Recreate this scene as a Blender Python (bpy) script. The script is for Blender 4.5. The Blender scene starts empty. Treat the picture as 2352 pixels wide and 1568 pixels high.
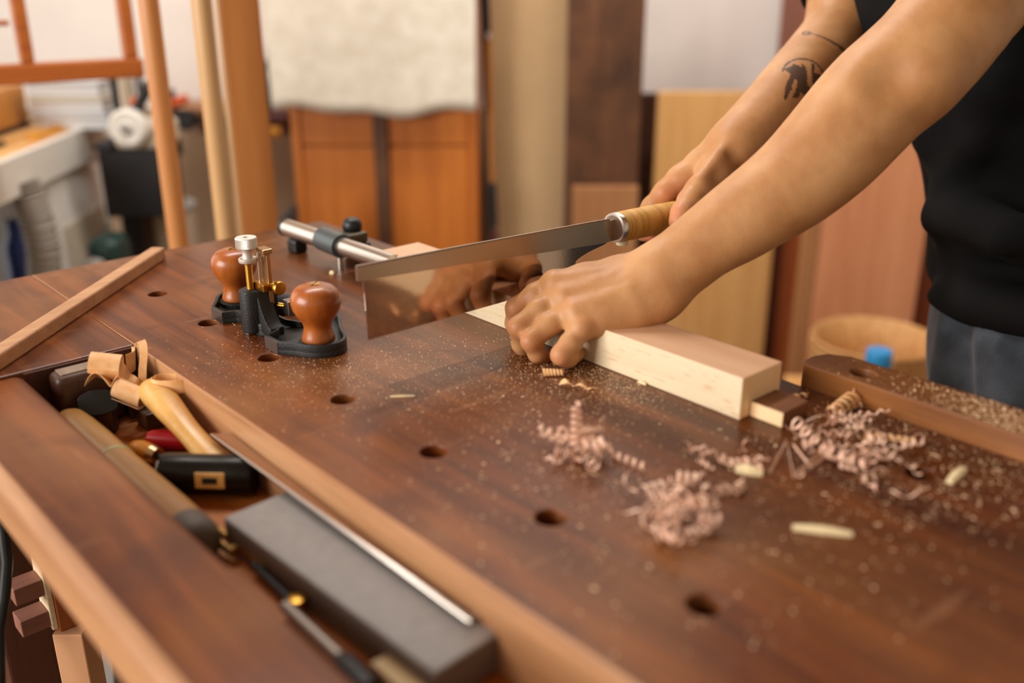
import bpy, bmesh, math, random
import numpy as np
from mathutils import Vector, Matrix
random.seed(7)
SC = bpy.context.scene
COL = SC.collection
PI = math.pi
# ------------------------------------------------------------------ camera geometry
# world axes: X across the workbench, Y along it, Z up (floor = 0, bench top = ZB)
ZB = 0.90
CX, CY, FPX = 1176.0, 784.0, 2250.0
PITCH, YAW, HC = math.radians(21.0), math.radians(41.75), 0.328
FW = np.array([math.sin(YAW)*math.cos(PITCH), math.cos(YAW)*math.cos(PITCH), -math.sin(PITCH)])
RT = np.array([math.cos(YAW), -math.sin(YAW), 0.0])
UP = np.cross(RT, FW)
HD = np.array([math.sin(YAW), math.cos(YAW), 0.0])       # horizontal heading
EYE = np.array([0, 0, HC])
def ray(x, y): return FW + RT*(x-CX)/FPX - UP*(y-CY)/FPX
def at_z(x, y, z=0.0):
    d = ray(x, y); return EYE + d*((z-HC)/d[2])
def at_t(x, y, t): return EYE + ray(x, y)*t
def at_X(x, y, X):
    d = ray(x, y); return EYE + d*(X/d[0])
def at_Y(x, y, Y):
    d = ray(x, y); return EYE + d*(Y/d[1])
def room(x, y, b):
    """picture point at horizontal distance b -> (a, z) in the room frame (a = to the right)"""
    d = ray(x, y); s = b/float(d@HD); p = EYE+d*s
    return float(p@RT), float(p[2])
def RW(a, b, z=0.0):
    p = RT*a + HD*b; return (float(p[0]), float(p[1]), z)
def V(p, dz=ZB): return Vector((float(p[0]), float(p[1]), float(p[2])+dz))

# ------------------------------------------------------------------ object helpers
def tag(o, label=None, cat=None, group=None, kind=None):
    if label: o['label'] = label
    if cat: o['category'] = cat
    if group: o['group'] = group
    if kind: o['kind'] = kind
    return o
def thing(name, label, cat, loc=(0,0,0), rz=0.0, group=None):
    o = bpy.data.objects.new(name, None); COL.objects.link(o)
    o.location = loc; o.rotation_euler = (0,0,rz); o.empty_display_size = .02
    return tag(o, label, cat, group)

class MB:
    """collects shapes, builds ONE mesh object"""
    def __init__(s): s.bm = bmesh.new()
    def _xf(s, vs, M):
        if M is not None:
            for v in vs: v.co = M @ v.co
    def box(s, x0, x1, y0, y1, z0, z1, bev=0.0, seg=2, M=None):
        b = bmesh.new()
        bmesh.ops.create_cube(b, size=1)
        for v in b.verts:
            v.co = Vector(((x0+x1)/2+v.co.x*(x1-x0), (y0+y1)/2+v.co.y*(y1-y0), (z0+z1)/2+v.co.z*(z1-z0)))
        if bev > 0:
            bmesh.ops.bevel(b, geom=b.edges[:], offset=bev, segments=seg, affect='EDGES', profile=.5)
        s.merge(b, M); return s
    def merge(s, b, M=None):
        if M is not None: bmesh.ops.transform(b, matrix=M, verts=b.verts[:])
        me = bpy.data.meshes.new('tmp'); b.to_mesh(me); b.free()
        s.bm.from_mesh(me); bpy.data.meshes.remove(me)
    def lathe(s, prof, seg=32, M=None, capa=True, capb=True):
        """prof: list of (r, z)"""
        b = bmesh.new(); rings = []
        for r, z in prof:
            rings.append([b.verts.new((r*math.cos(2*PI*i/seg), r*math.sin(2*PI*i/seg), z)) for i in range(seg)])
        for k in range(len(rings)-1):
            for i in range(seg):
                j = (i+1) % seg
                b.faces.new((rings[k][i], rings[k][j], rings[k+1][j], rings[k+1][i]))
        if capa: b.faces.new(rings[0][::-1])
        if capb: b.faces.new(rings[-1])
        s.merge(b, M); return s
    def tube(s, pts, r, seg=12, cap=True, flat=1.0):
        pts = [Vector(p) for p in pts]; n = len(pts)
        rs = r if isinstance(r, (list, tuple)) else [r]*n
        b = bmesh.new(); rings = []; up = None
        for i, p in enumerate(pts):
            t = (pts[min(i+1, n-1)]-pts[max(i-1, 0)]).normalized()
            if up is None:
                up = Vector((0,0,1)) if abs(t.z) < .9 else Vector((1,0,0))
            u = (up - t*up.dot(t)).normalized(); w = t.cross(u); up = u
            rings.append([b.verts.new(p+(u*math.cos(2*PI*k/seg)*flat+w*math.sin(2*PI*k/seg))*rs[i]) for k in range(seg)])
        for k in range(n-1):
            for i in range(seg):
                j = (i+1) % seg
                b.faces.new((rings[k][i], rings[k][j], rings[k+1][j], rings[k+1][i]))
        if cap:
            b.faces.new(rings[0][::-1]); b.faces.new(rings[-1])
        s.merge(b); return s
    def ribbon(s, pts, dirs, w, th=.0003):
        """thin strip: centre points, width directions"""
        b = bmesh.new(); L = []
        n = len(pts); ws = w if isinstance(w, (list, tuple)) else [w]*n
        for i in range(n):
            p = Vector(pts[i]); d = Vector(dirs[i]).normalized()
            t = (Vector(pts[min(i+1, n-1)])-Vector(pts[max(i-1, 0)])).normalized()
            nn = t.cross(d).normalized()*th*.5
            h = d*ws[i]*.5
            L.append([b.verts.new(p-h-nn), b.verts.new(p+h-nn), b.verts.new(p+h+nn), b.verts.new(p-h+nn)])
        for i in range(n-1):
            for k in range(4):
                j = (k+1) % 4
                b.faces.new((L[i][k], L[i][j], L[i+1][j], L[i+1][k]))
        b.faces.new(L[0][::-1]); b.faces.new(L[-1])
        s.merge(b); return s
    def prism(s, outline, z0, z1, holes=(), bev=0.0, M=None):
        """2-D outline (with holes) extruded along z"""
        cu = bpy.data.curves.new('c', 'CURVE'); cu.dimensions = '2D'; cu.fill_mode = 'BOTH'
        for loop in [outline]+list(holes):
            sp = cu.splines.new('POLY'); sp.points.add(len(loop)-1); sp.use_cyclic_u = True
            for q, p in zip(sp.points, loop): q.co = (p[0], p[1], 0, 1)
        cu.extrude = (z1-z0)/2 - bev
        cu.bevel_depth = bev; cu.bevel_resolution = 2; cu.offset = -bev
        o = bpy.data.objects.new('c', cu); COL.objects.link(o)
        dg = bpy.context.evaluated_depsgraph_get(); dg.update()
        me = bpy.data.meshes.new_from_object(o.evaluated_get(dg))
        b = bmesh.new(); b.from_mesh(me)
        bmesh.ops.translate(b, vec=(0,0,(z0+z1)/2), verts=b.verts[:])
        bmesh.ops.remove_doubles(b, verts=b.verts[:], dist=1e-6)
        bpy.data.meshes.remove(me); bpy.data.objects.remove(o); bpy.data.curves.remove(cu)
        s.merge(b, M); return s
    def build(s, name, mat, parent=None, smooth=None, label=None, loc=None):
        me = bpy.data.meshes.new(name)
        bmesh.ops.recalc_face_normals(s.bm, faces=s.bm.faces[:])
        s.bm.to_mesh(me); s.bm.free()
        mats = mat if isinstance(mat, (list, tuple)) else [mat]
        for m in mats: me.materials.append(m)
        o = bpy.data.objects.new(name, me); COL.objects.link(o)
        if parent is not None: o.parent = parent
        if loc is not None: o.location = loc
        if smooth is not None:
            for p in me.polygons: p.use_smooth = True
            try: me.set_sharp_from_angle(angle=math.radians(smooth))
            except Exception: pass
        if label: o['label'] = label
        return o
def rotm(axis, deg, at=(0,0,0)):
    return Matrix.Translation(Vector(at)) @ Matrix.Rotation(math.radians(deg), 4, axis)
def align(p, q):
    """matrix taking +Z at origin to the direction p->q at p"""
    p, q = Vector(p), Vector(q)
    return Matrix.Translation(p) @ (q-p).to_track_quat('Z', 'Y').to_matrix().to_4x4()

# ------------------------------------------------------------------ materials
def lin(c):
    return tuple(((x/255)/12.92 if x/255 <= .04045 else ((x/255+.055)/1.055)**2.4) for x in c)+(1.0,)
def newmat(name):
    m = bpy.data.materials.new(name); m.use_nodes = True
    nt = m.node_tree; return m, nt, nt.nodes['Principled BSDF']
def plain(name, c, rough=.5, metal=0.0, spec=.5, bump=0.0, bscale=200, var=0.0, coat=0.0):
    m, nt, p = newmat(name)
    p.inputs['Base Color'].default_value = lin(c)
    p.inputs['Roughness'].default_value = rough; p.inputs['Metallic'].default_value = metal
    p.inputs['Specular IOR Level'].default_value = spec
    p.inputs['Coat Weight'].default_value = coat; p.inputs['Coat Roughness'].default_value = .25
    if bump > 0 or var > 0:
        tc = nt.nodes.new('ShaderNodeTexCoord')
        no = nt.nodes.new('ShaderNodeTexNoise'); no.inputs['Scale'].default_value = bscale; no.inputs['Detail'].default_value = 4
        nt.links.new(tc.outputs['Object'], no.inputs['Vector'])
        if bump > 0:
            bp = nt.nodes.new('ShaderNodeBump'); bp.inputs['Strength'].default_value = bump; bp.inputs['Distance'].default_value = .001
            nt.links.new(no.outputs['Fac'], bp.inputs['Height']); nt.links.new(bp.outputs['Normal'], p.inputs['Normal'])
        if var > 0:
            n2 = nt.nodes.new('ShaderNodeTexNoise'); n2.inputs['Scale'].default_value = bscale*.12; n2.inputs['Detail'].default_value = 5
            nt.links.new(tc.outputs['Object'], n2.inputs['Vector'])
            hs = nt.nodes.new('ShaderNodeHueSaturation'); hs.inputs['Color'].default_value = lin(c)
            mr = nt.nodes.new('ShaderNodeMapRange'); mr.inputs['From Min'].default_value = .3; mr.inputs['From Max'].default_value = .7
            mr.inputs['To Min'].default_value = 1-var; mr.inputs['To Max'].default_value = 1+var
            nt.links.new(n2.outputs['Fac'], mr.inputs['Value']); nt.links.new(mr.outputs['Result'], hs.inputs['Value'])
            nt.links.new(hs.outputs['Color'], p.inputs['Base Color'])
    return m
def wood(name, c1, c2, stretch=(1, .06, 1), scale=60, rough=.5, bump=.12, fleck=0.0, blotch=None, coat=0.0, fc=(205,150,100)):
    """grain runs along the axis whose stretch is small; blotch = third colour in big soft patches"""
    m, nt, p = newmat(name); N, L = nt.nodes, nt.links
    tc = N.new('ShaderNodeTexCoord'); mp = N.new('ShaderNodeMapping'); mp.inputs['Scale'].default_value = stretch
    L.new(tc.outputs['Object'], mp.inputs['Vector'])
    n1 = N.new('ShaderNodeTexNoise'); n1.inputs['Scale'].default_value = scale; n1.inputs['Detail'].default_value = 6; n1.inputs['Distortion'].default_value = .6
    L.new(mp.outputs['Vector'], n1.inputs['Vector'])
    n2 = N.new('ShaderNodeTexNoise'); n2.inputs['Scale'].default_value = scale*7; n2.inputs['Detail'].default_value = 3
    L.new(mp.outputs['Vector'], n2.inputs['Vector'])
    ad = N.new('ShaderNodeMath'); ad.operation = 'MULTIPLY_ADD'; ad.inputs[1].default_value = .35
    L.new(n2.outputs['Fac'], ad.inputs[0]); L.new(n1.outputs['Fac'], ad.inputs[2])
    rp = N.new('ShaderNodeValToRGB'); rp.color_ramp.elements[0].position = .45; rp.color_ramp.elements[1].position = .9
    rp.color_ramp.elements[0].color = lin(c1); rp.color_ramp.elements[1].color = lin(c2)
    L.new(ad.outputs['Value'], rp.inputs['Fac'])
    col = rp.outputs['Color']
    if blotch:
        n3 = N.new('ShaderNodeTexNoise'); n3.inputs['Scale'].default_value = 9; n3.inputs['Detail'].default_value = 4
        L.new(tc.outputs['Object'], n3.inputs['Vector'])
        r3 = N.new('ShaderNodeValToRGB'); r3.color_ramp.elements[0].position = .42; r3.color_ramp.elements[1].position = .68
        L.new(n3.outputs['Fac'], r3.inputs['Fac'])
        mx = N.new('ShaderNodeMixRGB'); mx.inputs['Color2'].default_value = lin(blotch)
        f = N.new('ShaderNodeMath'); f.operation = 'MULTIPLY'; f.inputs[1].default_value = .75
        L.new(r3.outputs['Color'], f.inputs[0]); L.new(f.outputs['Value'], mx.inputs['Fac']); L.new(col, mx.inputs['Color1']); col = mx.outputs['Color']
    if fleck > 0:                       # short dark pore flecks as in beech
        mp2 = N.new('ShaderNodeMapping'); s = [1 if k > .5 else .13 for k in stretch]; mp2.inputs['Scale'].default_value = s
        L.new(tc.outputs['Object'], mp2.inputs['Vector'])
        n4 = N.new('ShaderNodeTexNoise'); n4.inputs['Scale'].default_value = 420; n4.inputs['Detail'].default_value = 1
        L.new(mp2.outputs['Vector'], n4.inputs['Vector'])
        r4 = N.new('ShaderNodeValToRGB'); r4.color_ramp.elements[0].position = .62; r4.color_ramp.elements[1].position = .72
        L.new(n4.outputs['Fac'], r4.inputs['Fac'])
        mx = N.new('ShaderNodeMixRGB'); mx.inputs['Color2'].default_value = lin(fc)
        f = N.new('ShaderNodeMath'); f.operation = 'MULTIPLY'; f.inputs[1].default_value = fleck
        L.new(r4.outputs['Color'], f.inputs[0]); L.new(f.outputs['Value'], mx.inputs['Fac']); L.new(col, mx.inputs['Color1']); col = mx.outputs['Color']
    L.new(col, p.inputs['Base Color'])
    p.inputs['Roughness'].default_value = rough
    p.inputs['Coat Weight'].default_value = coat; p.inputs['Coat Roughness'].default_value = .2
    if bump > 0:
        bp = N.new('ShaderNodeBump'); bp.inputs['Strength'].default_value = bump; bp.inputs['Distance'].default_value = .001
        L.new(ad.outputs['Value'], bp.inputs['Height']); L.new(bp.outputs['Normal'], p.inputs['Normal'])
    return m
# ------------------------------------------------------------------ smooth bodies from distance fields
F32 = np.float32
def cap_d(P, a, b, ra, rb):
    a = np.asarray(a, F32); b = np.asarray(b, F32); ab = b-a
    L2 = float(ab@ab)+1e-12
    pa = P-a
    h = np.clip((pa@ab)/F32(L2), 0, 1)
    q = pa - h[:, None]*ab
    return np.sqrt(np.einsum('ij,ij->i', q, q)) - (ra+h*(rb-ra)).astype(F32)
def sph_d(P, c, r):
    q = P-np.asarray(c, F32); return np.sqrt(np.einsum('ij,ij->i', q, q))-F32(r)
def smin(a, b, k):
    h = np.maximum(k-np.abs(a-b), 0)/k
    return np.minimum(a, b)-h*h*k*F32(.25)
def smax(a, b, k): return -smin(-a, -b, k)
def chain_d(P, pts, k=.004):
    d = None
    for (a, ra), (b, rb) in zip(pts[:-1], pts[1:]):
        e = cap_d(P, a, b, ra, rb); d = e if d is None else smin(d, e, F32(k))
    return d
def many(P, ds, k):
    d = ds[0]
    for e in ds[1:]: d = smin(d, e, F32(k))
    return d

def mesh_sdf(f, lo, hi, h, nb=12, newton=2):
    """sparse surface nets of f(P)=0 inside the box -> verts, quads"""
    lo = np.array(lo, float); hi = np.array(hi, float); B = nb*h
    n = np.ceil((hi-lo)/B).astype(int)
    gi = np.stack(np.meshgrid(*[np.arange(k) for k in n], indexing='ij'), -1).reshape(-1, 3)
    c = (lo+(gi+.5)*B).astype(F32)
    d = f(c)
    act = gi[np.abs(d) < B*.5*1.7321*1.25+h]
    r = np.arange(nb+2)
    loc = np.stack(np.meshgrid(r, r, r, indexing='ij'), -1).reshape(-1, 3)
    m = nb+2
    NX, NY, NZ = [int(k*nb+4) for k in n]
    cells, cpos, quads = [], [], []
    for s in range(0, len(act), 64):
        ch = act[s:s+64]
        base = ch*nb
        P = (lo+(base[:, None, :]+loc[None])*h).astype(F32).reshape(-1, 3)
        D = f(P).reshape(len(ch), m, m, m)
        S = D < 0
        # cells nb+1 per axis (one overlap so that edge quads find all four cells)
        K = nb+1
        cnt = np.zeros((len(ch), K, K, K), int)
        for a in (0, 1):
            for b in (0, 1):
                for e in (0, 1):
                    cnt += S[:, a:a+K, b:b+K, e:e+K]
        bi, i, j, k = np.nonzero((cnt > 0) & (cnt < 8))
        acc = np.zeros((len(bi), 3)); w = np.zeros(len(bi))
        cor = [(a, b, e) for a in (0, 1) for b in (0, 1) for e in (0, 1)]
        for u in cor:
            for ax in range(3):
                if u[ax]: continue
                v = list(u); v[ax] = 1
                d0 = D[bi, i+u[0], j+u[1], k+u[2]]; d1 = D[bi, i+v[0], j+v[1], k+v[2]]
                cr = (d0 < 0) != (d1 < 0)
                t = np.where(cr, d0/np.where(cr, d0-d1, 1), 0)
                q = np.array(u, float)[None, :].repeat(len(bi), 0); q[:, ax] += t
                acc += q*cr[:, None]; w += cr
        pos = acc/w[:, None]
        G = base[bi]+np.stack([i, j, k], -1)
        cells.append((G[:, 0]*NY+G[:, 1])*NZ+G[:, 2]); cpos.append(lo+(G+pos)*h)
        for ax in range(3):
            o1, o2 = [(1, 2), (2, 0), (0, 1)][ax]
            sl = [slice(None)]+[slice(1, K)]*3
            S0 = S[:, 1:K, 1:K, 1:K]
            sh = [1, 1, 1]; sh[ax] = 2
            S1 = S[:, sh[0]:sh[0]+nb, sh[1]:sh[1]+nb, sh[2]:sh[2]+nb]
            bi, i, j, k = np.nonzero(S0 != S1)
            if not len(bi): continue
            fl = S0[bi, i, j, k]
            g = base[bi]+np.stack([i, j, k], -1)+1
            def cid(d1, d2):
                q = g.copy(); q[:, o1] -= d1; q[:, o2] -= d2
                return (q[:, 0]*NY+q[:, 1])*NZ+q[:, 2]
            Q = np.stack([cid(1, 1), cid(0, 1), cid(0, 0), cid(1, 0)], -1)
            Q[~fl] = Q[~fl][:, ::-1]
            quads.append(Q)
    ids = np.concatenate(cells); pos = np.concatenate(cpos)
    ids, first = np.unique(ids, return_index=True); pos = pos[first]
    Q = np.unique(np.concatenate(quads), axis=0) if False else np.concatenate(quads)
    idx = np.searchsorted(ids, Q); idx = np.clip(idx, 0, len(ids)-1)
    ok = np.all(ids[idx] == Q, axis=1); idx = idx[ok]
    e = F32(h*.35)
    for _ in range(newton):
        P = pos.astype(F32); d0 = f(P)
        g = np.stack([f(P+np.array(v, F32)*e)-f(P-np.array(v, F32)*e) for v in ((1,0,0),(0,1,0),(0,0,1))], -1)/(2*e)
        gl = np.maximum(np.einsum('ij,ij->i', g, g), .05)
        stp = np.clip(d0/gl, -h, h)
        pos = pos-(g*stp[:, None])
    return pos, idx
def np_mesh(name, pos, quads, mat, parent=None, smooth=True, dz=ZB):
    me = bpy.data.meshes.new(name)
    pos = np.asarray(pos, np.float32).copy(); pos[:, 2] += dz
    me.vertices.add(len(pos)); me.vertices.foreach_set('co', pos.ravel())
    me.loops.add(len(quads)*4); me.loops.foreach_set('vertex_index', np.asarray(quads, np.int32).ravel())
    me.polygons.add(len(quads))
    me.polygons.foreach_set('loop_start', np.arange(0, len(quads)*4, 4, dtype=np.int32))
    me.polygons.foreach_set('use_smooth', np.full(len(quads), smooth))
    me.update(calc_edges=True); me.validate()
    me.materials.append(mat)
    o = bpy.data.objects.new(name, me); COL.objects.link(o)
    if parent is not None: o.parent = parent
    return o
# ------------------------------------------------------------------ the person
PX = lambda m, t: m*FPX/t
def tube_st(st, sign=1):
    """stations (px, py, depth, half width m, half depth m) -> two parallel chains that make an oval limb"""
    A, Bc = [], []
    for i, s in enumerate(st):
        p0 = st[max(i-1, 0)]; p1 = st[min(i+1, len(st)-1)]
        dx, dy = p1[0]-p0[0], p1[1]-p0[1]; l = math.hypot(dx, dy); nx, ny = -dy/l, dx/l
        off = max(s[3]-s[4], 0.0005)*FPX/s[2]
        A.append((at_t(s[0]+nx*off, s[1]+ny*off, s[2]), s[4])); Bc.append((at_t(s[0]-nx*off, s[1]-ny*off, s[2]), s[4]))
    return A, Bc
def C(px, py, t, rpx): return (at_t(px, py, t), rpx*t/FPX)      # centre + radius in picture pixels at its depth

# left arm (holds the block)
LA = [(1517,636,.866,.0285,.0205), (1570,598,.866,.0285,.022), (1622,557,.865,.0288,.024), (1690,512,.863,.0325,.028),
      (1758,466,.861,.0350,.031), (1833,411,.858,.0393,.034), (1908,340,.855,.0436,.037), (1970,271,.853,.0451,.039),
      (2020,218,.852,.0454,.040), (2073,173,.853,.0455,.041), (2132,116,.857,.0440,.042), (2195,40,.865,.0440,.043),
      (2330,-120,.91,.0460,.045), (2450,-250,.96,.050,.049)]
# right arm (pulls the saw)
RA = [(1686,337,1.052,.0215,.0270), (1722,302,1.065,.0250,.029), (1764,262,1.085,.031,.032), (1812,212,1.11,.037,.035),
      (1855,165,1.14,.040,.037), (1893,122,1.17,.0415,.039), (1925,75,1.195,.0405,.040), (1938,10,1.21,.039,.041),
      (1945,-80,1.22,.042,.043), (1975,-230,1.22,.05,.05)]
def refine(st, m=3):
    out = []
    for i in range(len(st)-1):
        p = [np.array(st[max(0, min(len(st)-1, i+k))]) for k in (-1, 0, 1, 2)]
        for j in range(m):
            t = j/m
            out.append(tuple(.5*(2*p[1]+(p[2]-p[0])*t+(2*p[0]-5*p[1]+4*p[2]-p[3])*t*t+(3*p[1]-p[0]-3*p[2]+p[3])*t**3)))
    return out+[tuple(st[-1])]
LT = tube_st(refine(LA)); RTb = tube_st(refine(RA))

def left_d(P):
    arm = many(P, [chain_d(P, LT[0], .003), chain_d(P, LT[1], .003)], .020)+F32(.0018)
    # elbow bone and the hollow beside it
    arm = smin(arm, sph_d(P, at_t(2132,176,.830), .0150), F32(.030))
    arm = smax(arm, -sph_d(P, at_t(2050,172,.797), .0150), F32(.026))
    # palm: metacarpals
    I = C(1272,650,.884,22); M = C(1292,682,.874,22); R = C(1315,716,.862,21); K = C(1339,752,.850,20.5)
    mc = [chain_d(P, [C(1510,612,.878,34), C(1421,636,.886,35), C(1344,645,.888,30), I], .01),
          chain_d(P, [C(1512,632,.872,38), C(1430,655,.876,34), C(1360,668,.878,29), M], .01),
          chain_d(P, [C(1514,650,.868,38), C(1440,682,.868,33), C(1380,697,.868,28), R], .01),
          chain_d(P, [C(1512,672,.864,38), C(1450,705,.86,36), C(1400,725,.857,32), K], .01),
          chain_d(P, [C(1500,690,.87,46), C(1440,715,.875,40), C(1380,735,.868,26)], .01),
          chain_d(P, [C(1500,640,.895,40), C(1420,655,.908,40), C(1340,662,.915,32)], .01)]
    palm = many(P, mc, .022)+F32(.0012)
    d = smin(arm, palm, F32(.014))
    # tendons and two veins on the back of the hand
    for a, b in ((C(1278,646,.876,12), C(1440,628,.867,7)), (C(1300,678,.865,12), C(1445,650,.8605,7)), (C(1322,712,.853,12), C(1450,678,.855,6))):
        d = smin(d, cap_d(P, a[0], b[0], a[1], b[1]), F32(.009))
    vein = chain_d(P, [C(1330,655,.8700,5), C(1368,652,.8632,5), C(1405,640,.8614,5), C(1450,618,.864,4)], .004)
    vein = np.minimum(vein, chain_d(P, [C(1368,704,.8500,5), C(1402,684,.8502,5), C(1445,668,.8490,5), C(1480,640,.8530,4)], .004))
    d = smin(d, vein, F32(.005))
    core = d
    out = d; fing = None
    fingers = [[I, C(1230,675,.887,24), C(1185,707,.890,22.5), C(1181,742,.900,19.5), C(1190,772,.908,17)],
               [M, C(1238,711,.871,25), C(1191,750,.868,22.5), C(1197,790,.884,20), C(1210,816,.893,17)],
               [R, C(1264,745,.861,25), C(1220,783,.858,22.5), C(1234,812,.866,19.5), C(1254,824,.876,17)],
               [K, C(1311,788,.847,24.5), C(1289,815,.844,22.5), C(1304,823,.850,20.5), C(1328,812,.868,17)]]
    for f in fingers:
        e = chain_d(P, f, .005)
        e = smin(core, e, F32(.009)); fing = e if fing is None else smin(fing, e, F32(.006))
    out = fing
    th = chain_d(P, [C(1420,655,.908,32), C(1335,655,.925,27), C(1272,657,.931,23), C(1243,658,.930,22), C(1227,658,.928,21)], .006)
    out = np.minimum(out, smin(core, th, F32(.008)))
    # knuckle heads
    for f, r in zip(fingers, (24, 24, 23, 22)):
        out = smin(out, sph_d(P, f[0][0]-FW*.0025, r*.86/FPX), F32(.006))
    # nothing sinks into block or bench top
    return out

def right_d(P):
    arm = many(P, [chain_d(P, RTb[0], .003), chain_d(P, RTb[1], .003)], .016)+F32(.0015)
    I = C(1527,443,1.062,25); M = C(1545,452,1.084,25); R = C(1572,470,1.10,24); K = C(1602,490,1.108,22)
    mc = [chain_d(P, [C(1680,330,1.055,40), C(1615,378,1.06,36), C(1565,412,1.062,30), I], .01),
          chain_d(P, [C(1684,338,1.063,42), C(1620,390,1.078,38), C(1580,425,1.084,32), M], .01),
          chain_d(P, [C(1688,346,1.066,42), C(1640,405,1.088,38), C(1600,440,1.098,30), R], .01),
          chain_d(P, [C(1690,356,1.068,40), C(1660,420,1.09,36), C(1625,465,1.105,28), K], .01)]
    palm = many(P, mc, .008)
    # ball of the thumb, carried towards the viewer over the handle
    thb = chain_d(P, [C(1676,350,1.050,38), C(1640,398,1.034,34), C(1606,438,1.022,27), C(1585,463,1.014,24)], .012)
    d = smin(smin(arm, palm, F32(.014)), thb, F32(.006))
    core = d; out = d
    fingers = [[I, C(1497,474,1.075,22), C(1481,503,1.079,22), C(1480,534,1.060,18), C(1503,540,1.043,15.5)],
               [M, C(1522,480,1.092,23), C(1508,505,1.094,22), C(1510,548,1.066,18), C(1533,546,1.046,16)],
               [R, C(1552,498,1.104,22), C(1538,515,1.102,21), C(1540,548,1.072,18), C(1563,542,1.052,16)],
               [K, C(1585,512,1.108,20), C(1572,520,1.102,19), C(1574,545,1.076,17), C(1594,535,1.056,15)]]
    for f in fingers:
        out = np.minimum(out, smin(core, chain_d(P, f, .005), F32(.008)))
    th = chain_d(P, [C(1606,438,1.022,29), C(1586,464,1.012,28.5), C(1568,490,1.003,26.5), C(1560,508,1.000,24)], .005)
    th = smin(th, sph_d(P, C(1584,463,1.012,26)[0], C(0,0,1.012,26)[1]), F32(.004))
    out = np.minimum(out, smin(core, th, F32(.006)))
    # crease of the thumb web and tendon
    out = smin(out, chain_d(P, [(at_t(1608,412,1.010), .0052), (at_t(1650,356,1.0235), .0045), (at_t(1700,300,1.046), .004)], .004), F32(.012))
    return out
TORSO = [(at_t(2455,860,1.16), .150), (at_t(2462,720,1.16), .140), (at_t(2458,500,1.155), .133), (at_t(2452,270,1.14), .138),
         (at_t(2320,0,1.13), .146), (at_t(2260,-200,1.12), .14)]
def torso_d(P):
    d = chain_d(P, TORSO, .05)
    sh = [(np.asarray(LT[0][-1][0])*.5+np.asarray(LT[1][-1][0])*.5, .058), (TORSO[-1][0]+np.array([0,0,.03]), .09),
          (np.asarray(RTb[0][-1][0])*.5+np.asarray(RTb[1][-1][0])*.5, .058)]
    d = smin(d, chain_d(P, sh, .03), F32(.05))
    return d
# head and neck, bent over the work
HCN = np.array([1.005, .560, .675]); HF = np.array([-.72, .10, -.69]); HF = HF/np.linalg.norm(HF)
HS = np.cross(HF, [0, 0, 1.0]); HS /= np.linalg.norm(HS); HU = np.cross(HS, HF)
def hp(f, s_, u): return HCN+HF*f+HS*s_+HU*u
def head_d(P):
    d = cap_d(P, hp(-.028, 0, .030), hp(.028, 0, .036), .076, .072)
    d = smin(d, cap_d(P, hp(.030, 0, .005), hp(.042, 0, -.060), .055, .040), F32(.03))
    d = smin(d, cap_d(P, hp(-.005, 0, -.050), hp(.050, 0, -.085), .048, .026), F32(.03))
    d = smin(d, cap_d(P, hp(.078, -.030, .026), hp(.078, .030, .026), .012, .012), F32(.012))
    for k in (-1, 1):
        d = smax(d, -sph_d(P, hp(.096, .031*k, .008), .014), F32(.010))
        d = smin(d, sph_d(P, hp(.079, .031*k, .008), .0115), F32(.002))
        d = smin(d, cap_d(P, hp(-.006, .073*k, .010), hp(-.002, .078*k, -.022), .017, .010), F32(.006))
    d = smin(d, cap_d(P, hp(.088, 0, .012), hp(.108, 0, -.026), .006, .011), F32(.010))
    d = smin(d, cap_d(P, hp(.086, -.020, -.053), hp(.086, .020, -.053), .0065, .0065), F32(.006))
    return smin(d, cap_d(P, hp(-.030, 0, -.060), TORSO[-1][0]+np.array([-.02, 0, .06]), .056, .066), F32(.03))
def hair_d(P):
    d = cap_d(P, hp(-.030, 0, .036), hp(.026, 0, .044), .087, .080)
    cut = ((P-hp(.052, 0, .050).astype(F32))@(HF*.75-HU*.66).astype(F32))
    low = ((P-hp(0, 0, -.035).astype(F32))@(-HU).astype(F32))
    return smax(smax(d, cut, F32(.012)), low, F32(.02))
def body_fine(P):
    return np.minimum(left_d(P), right_d(P))
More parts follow.
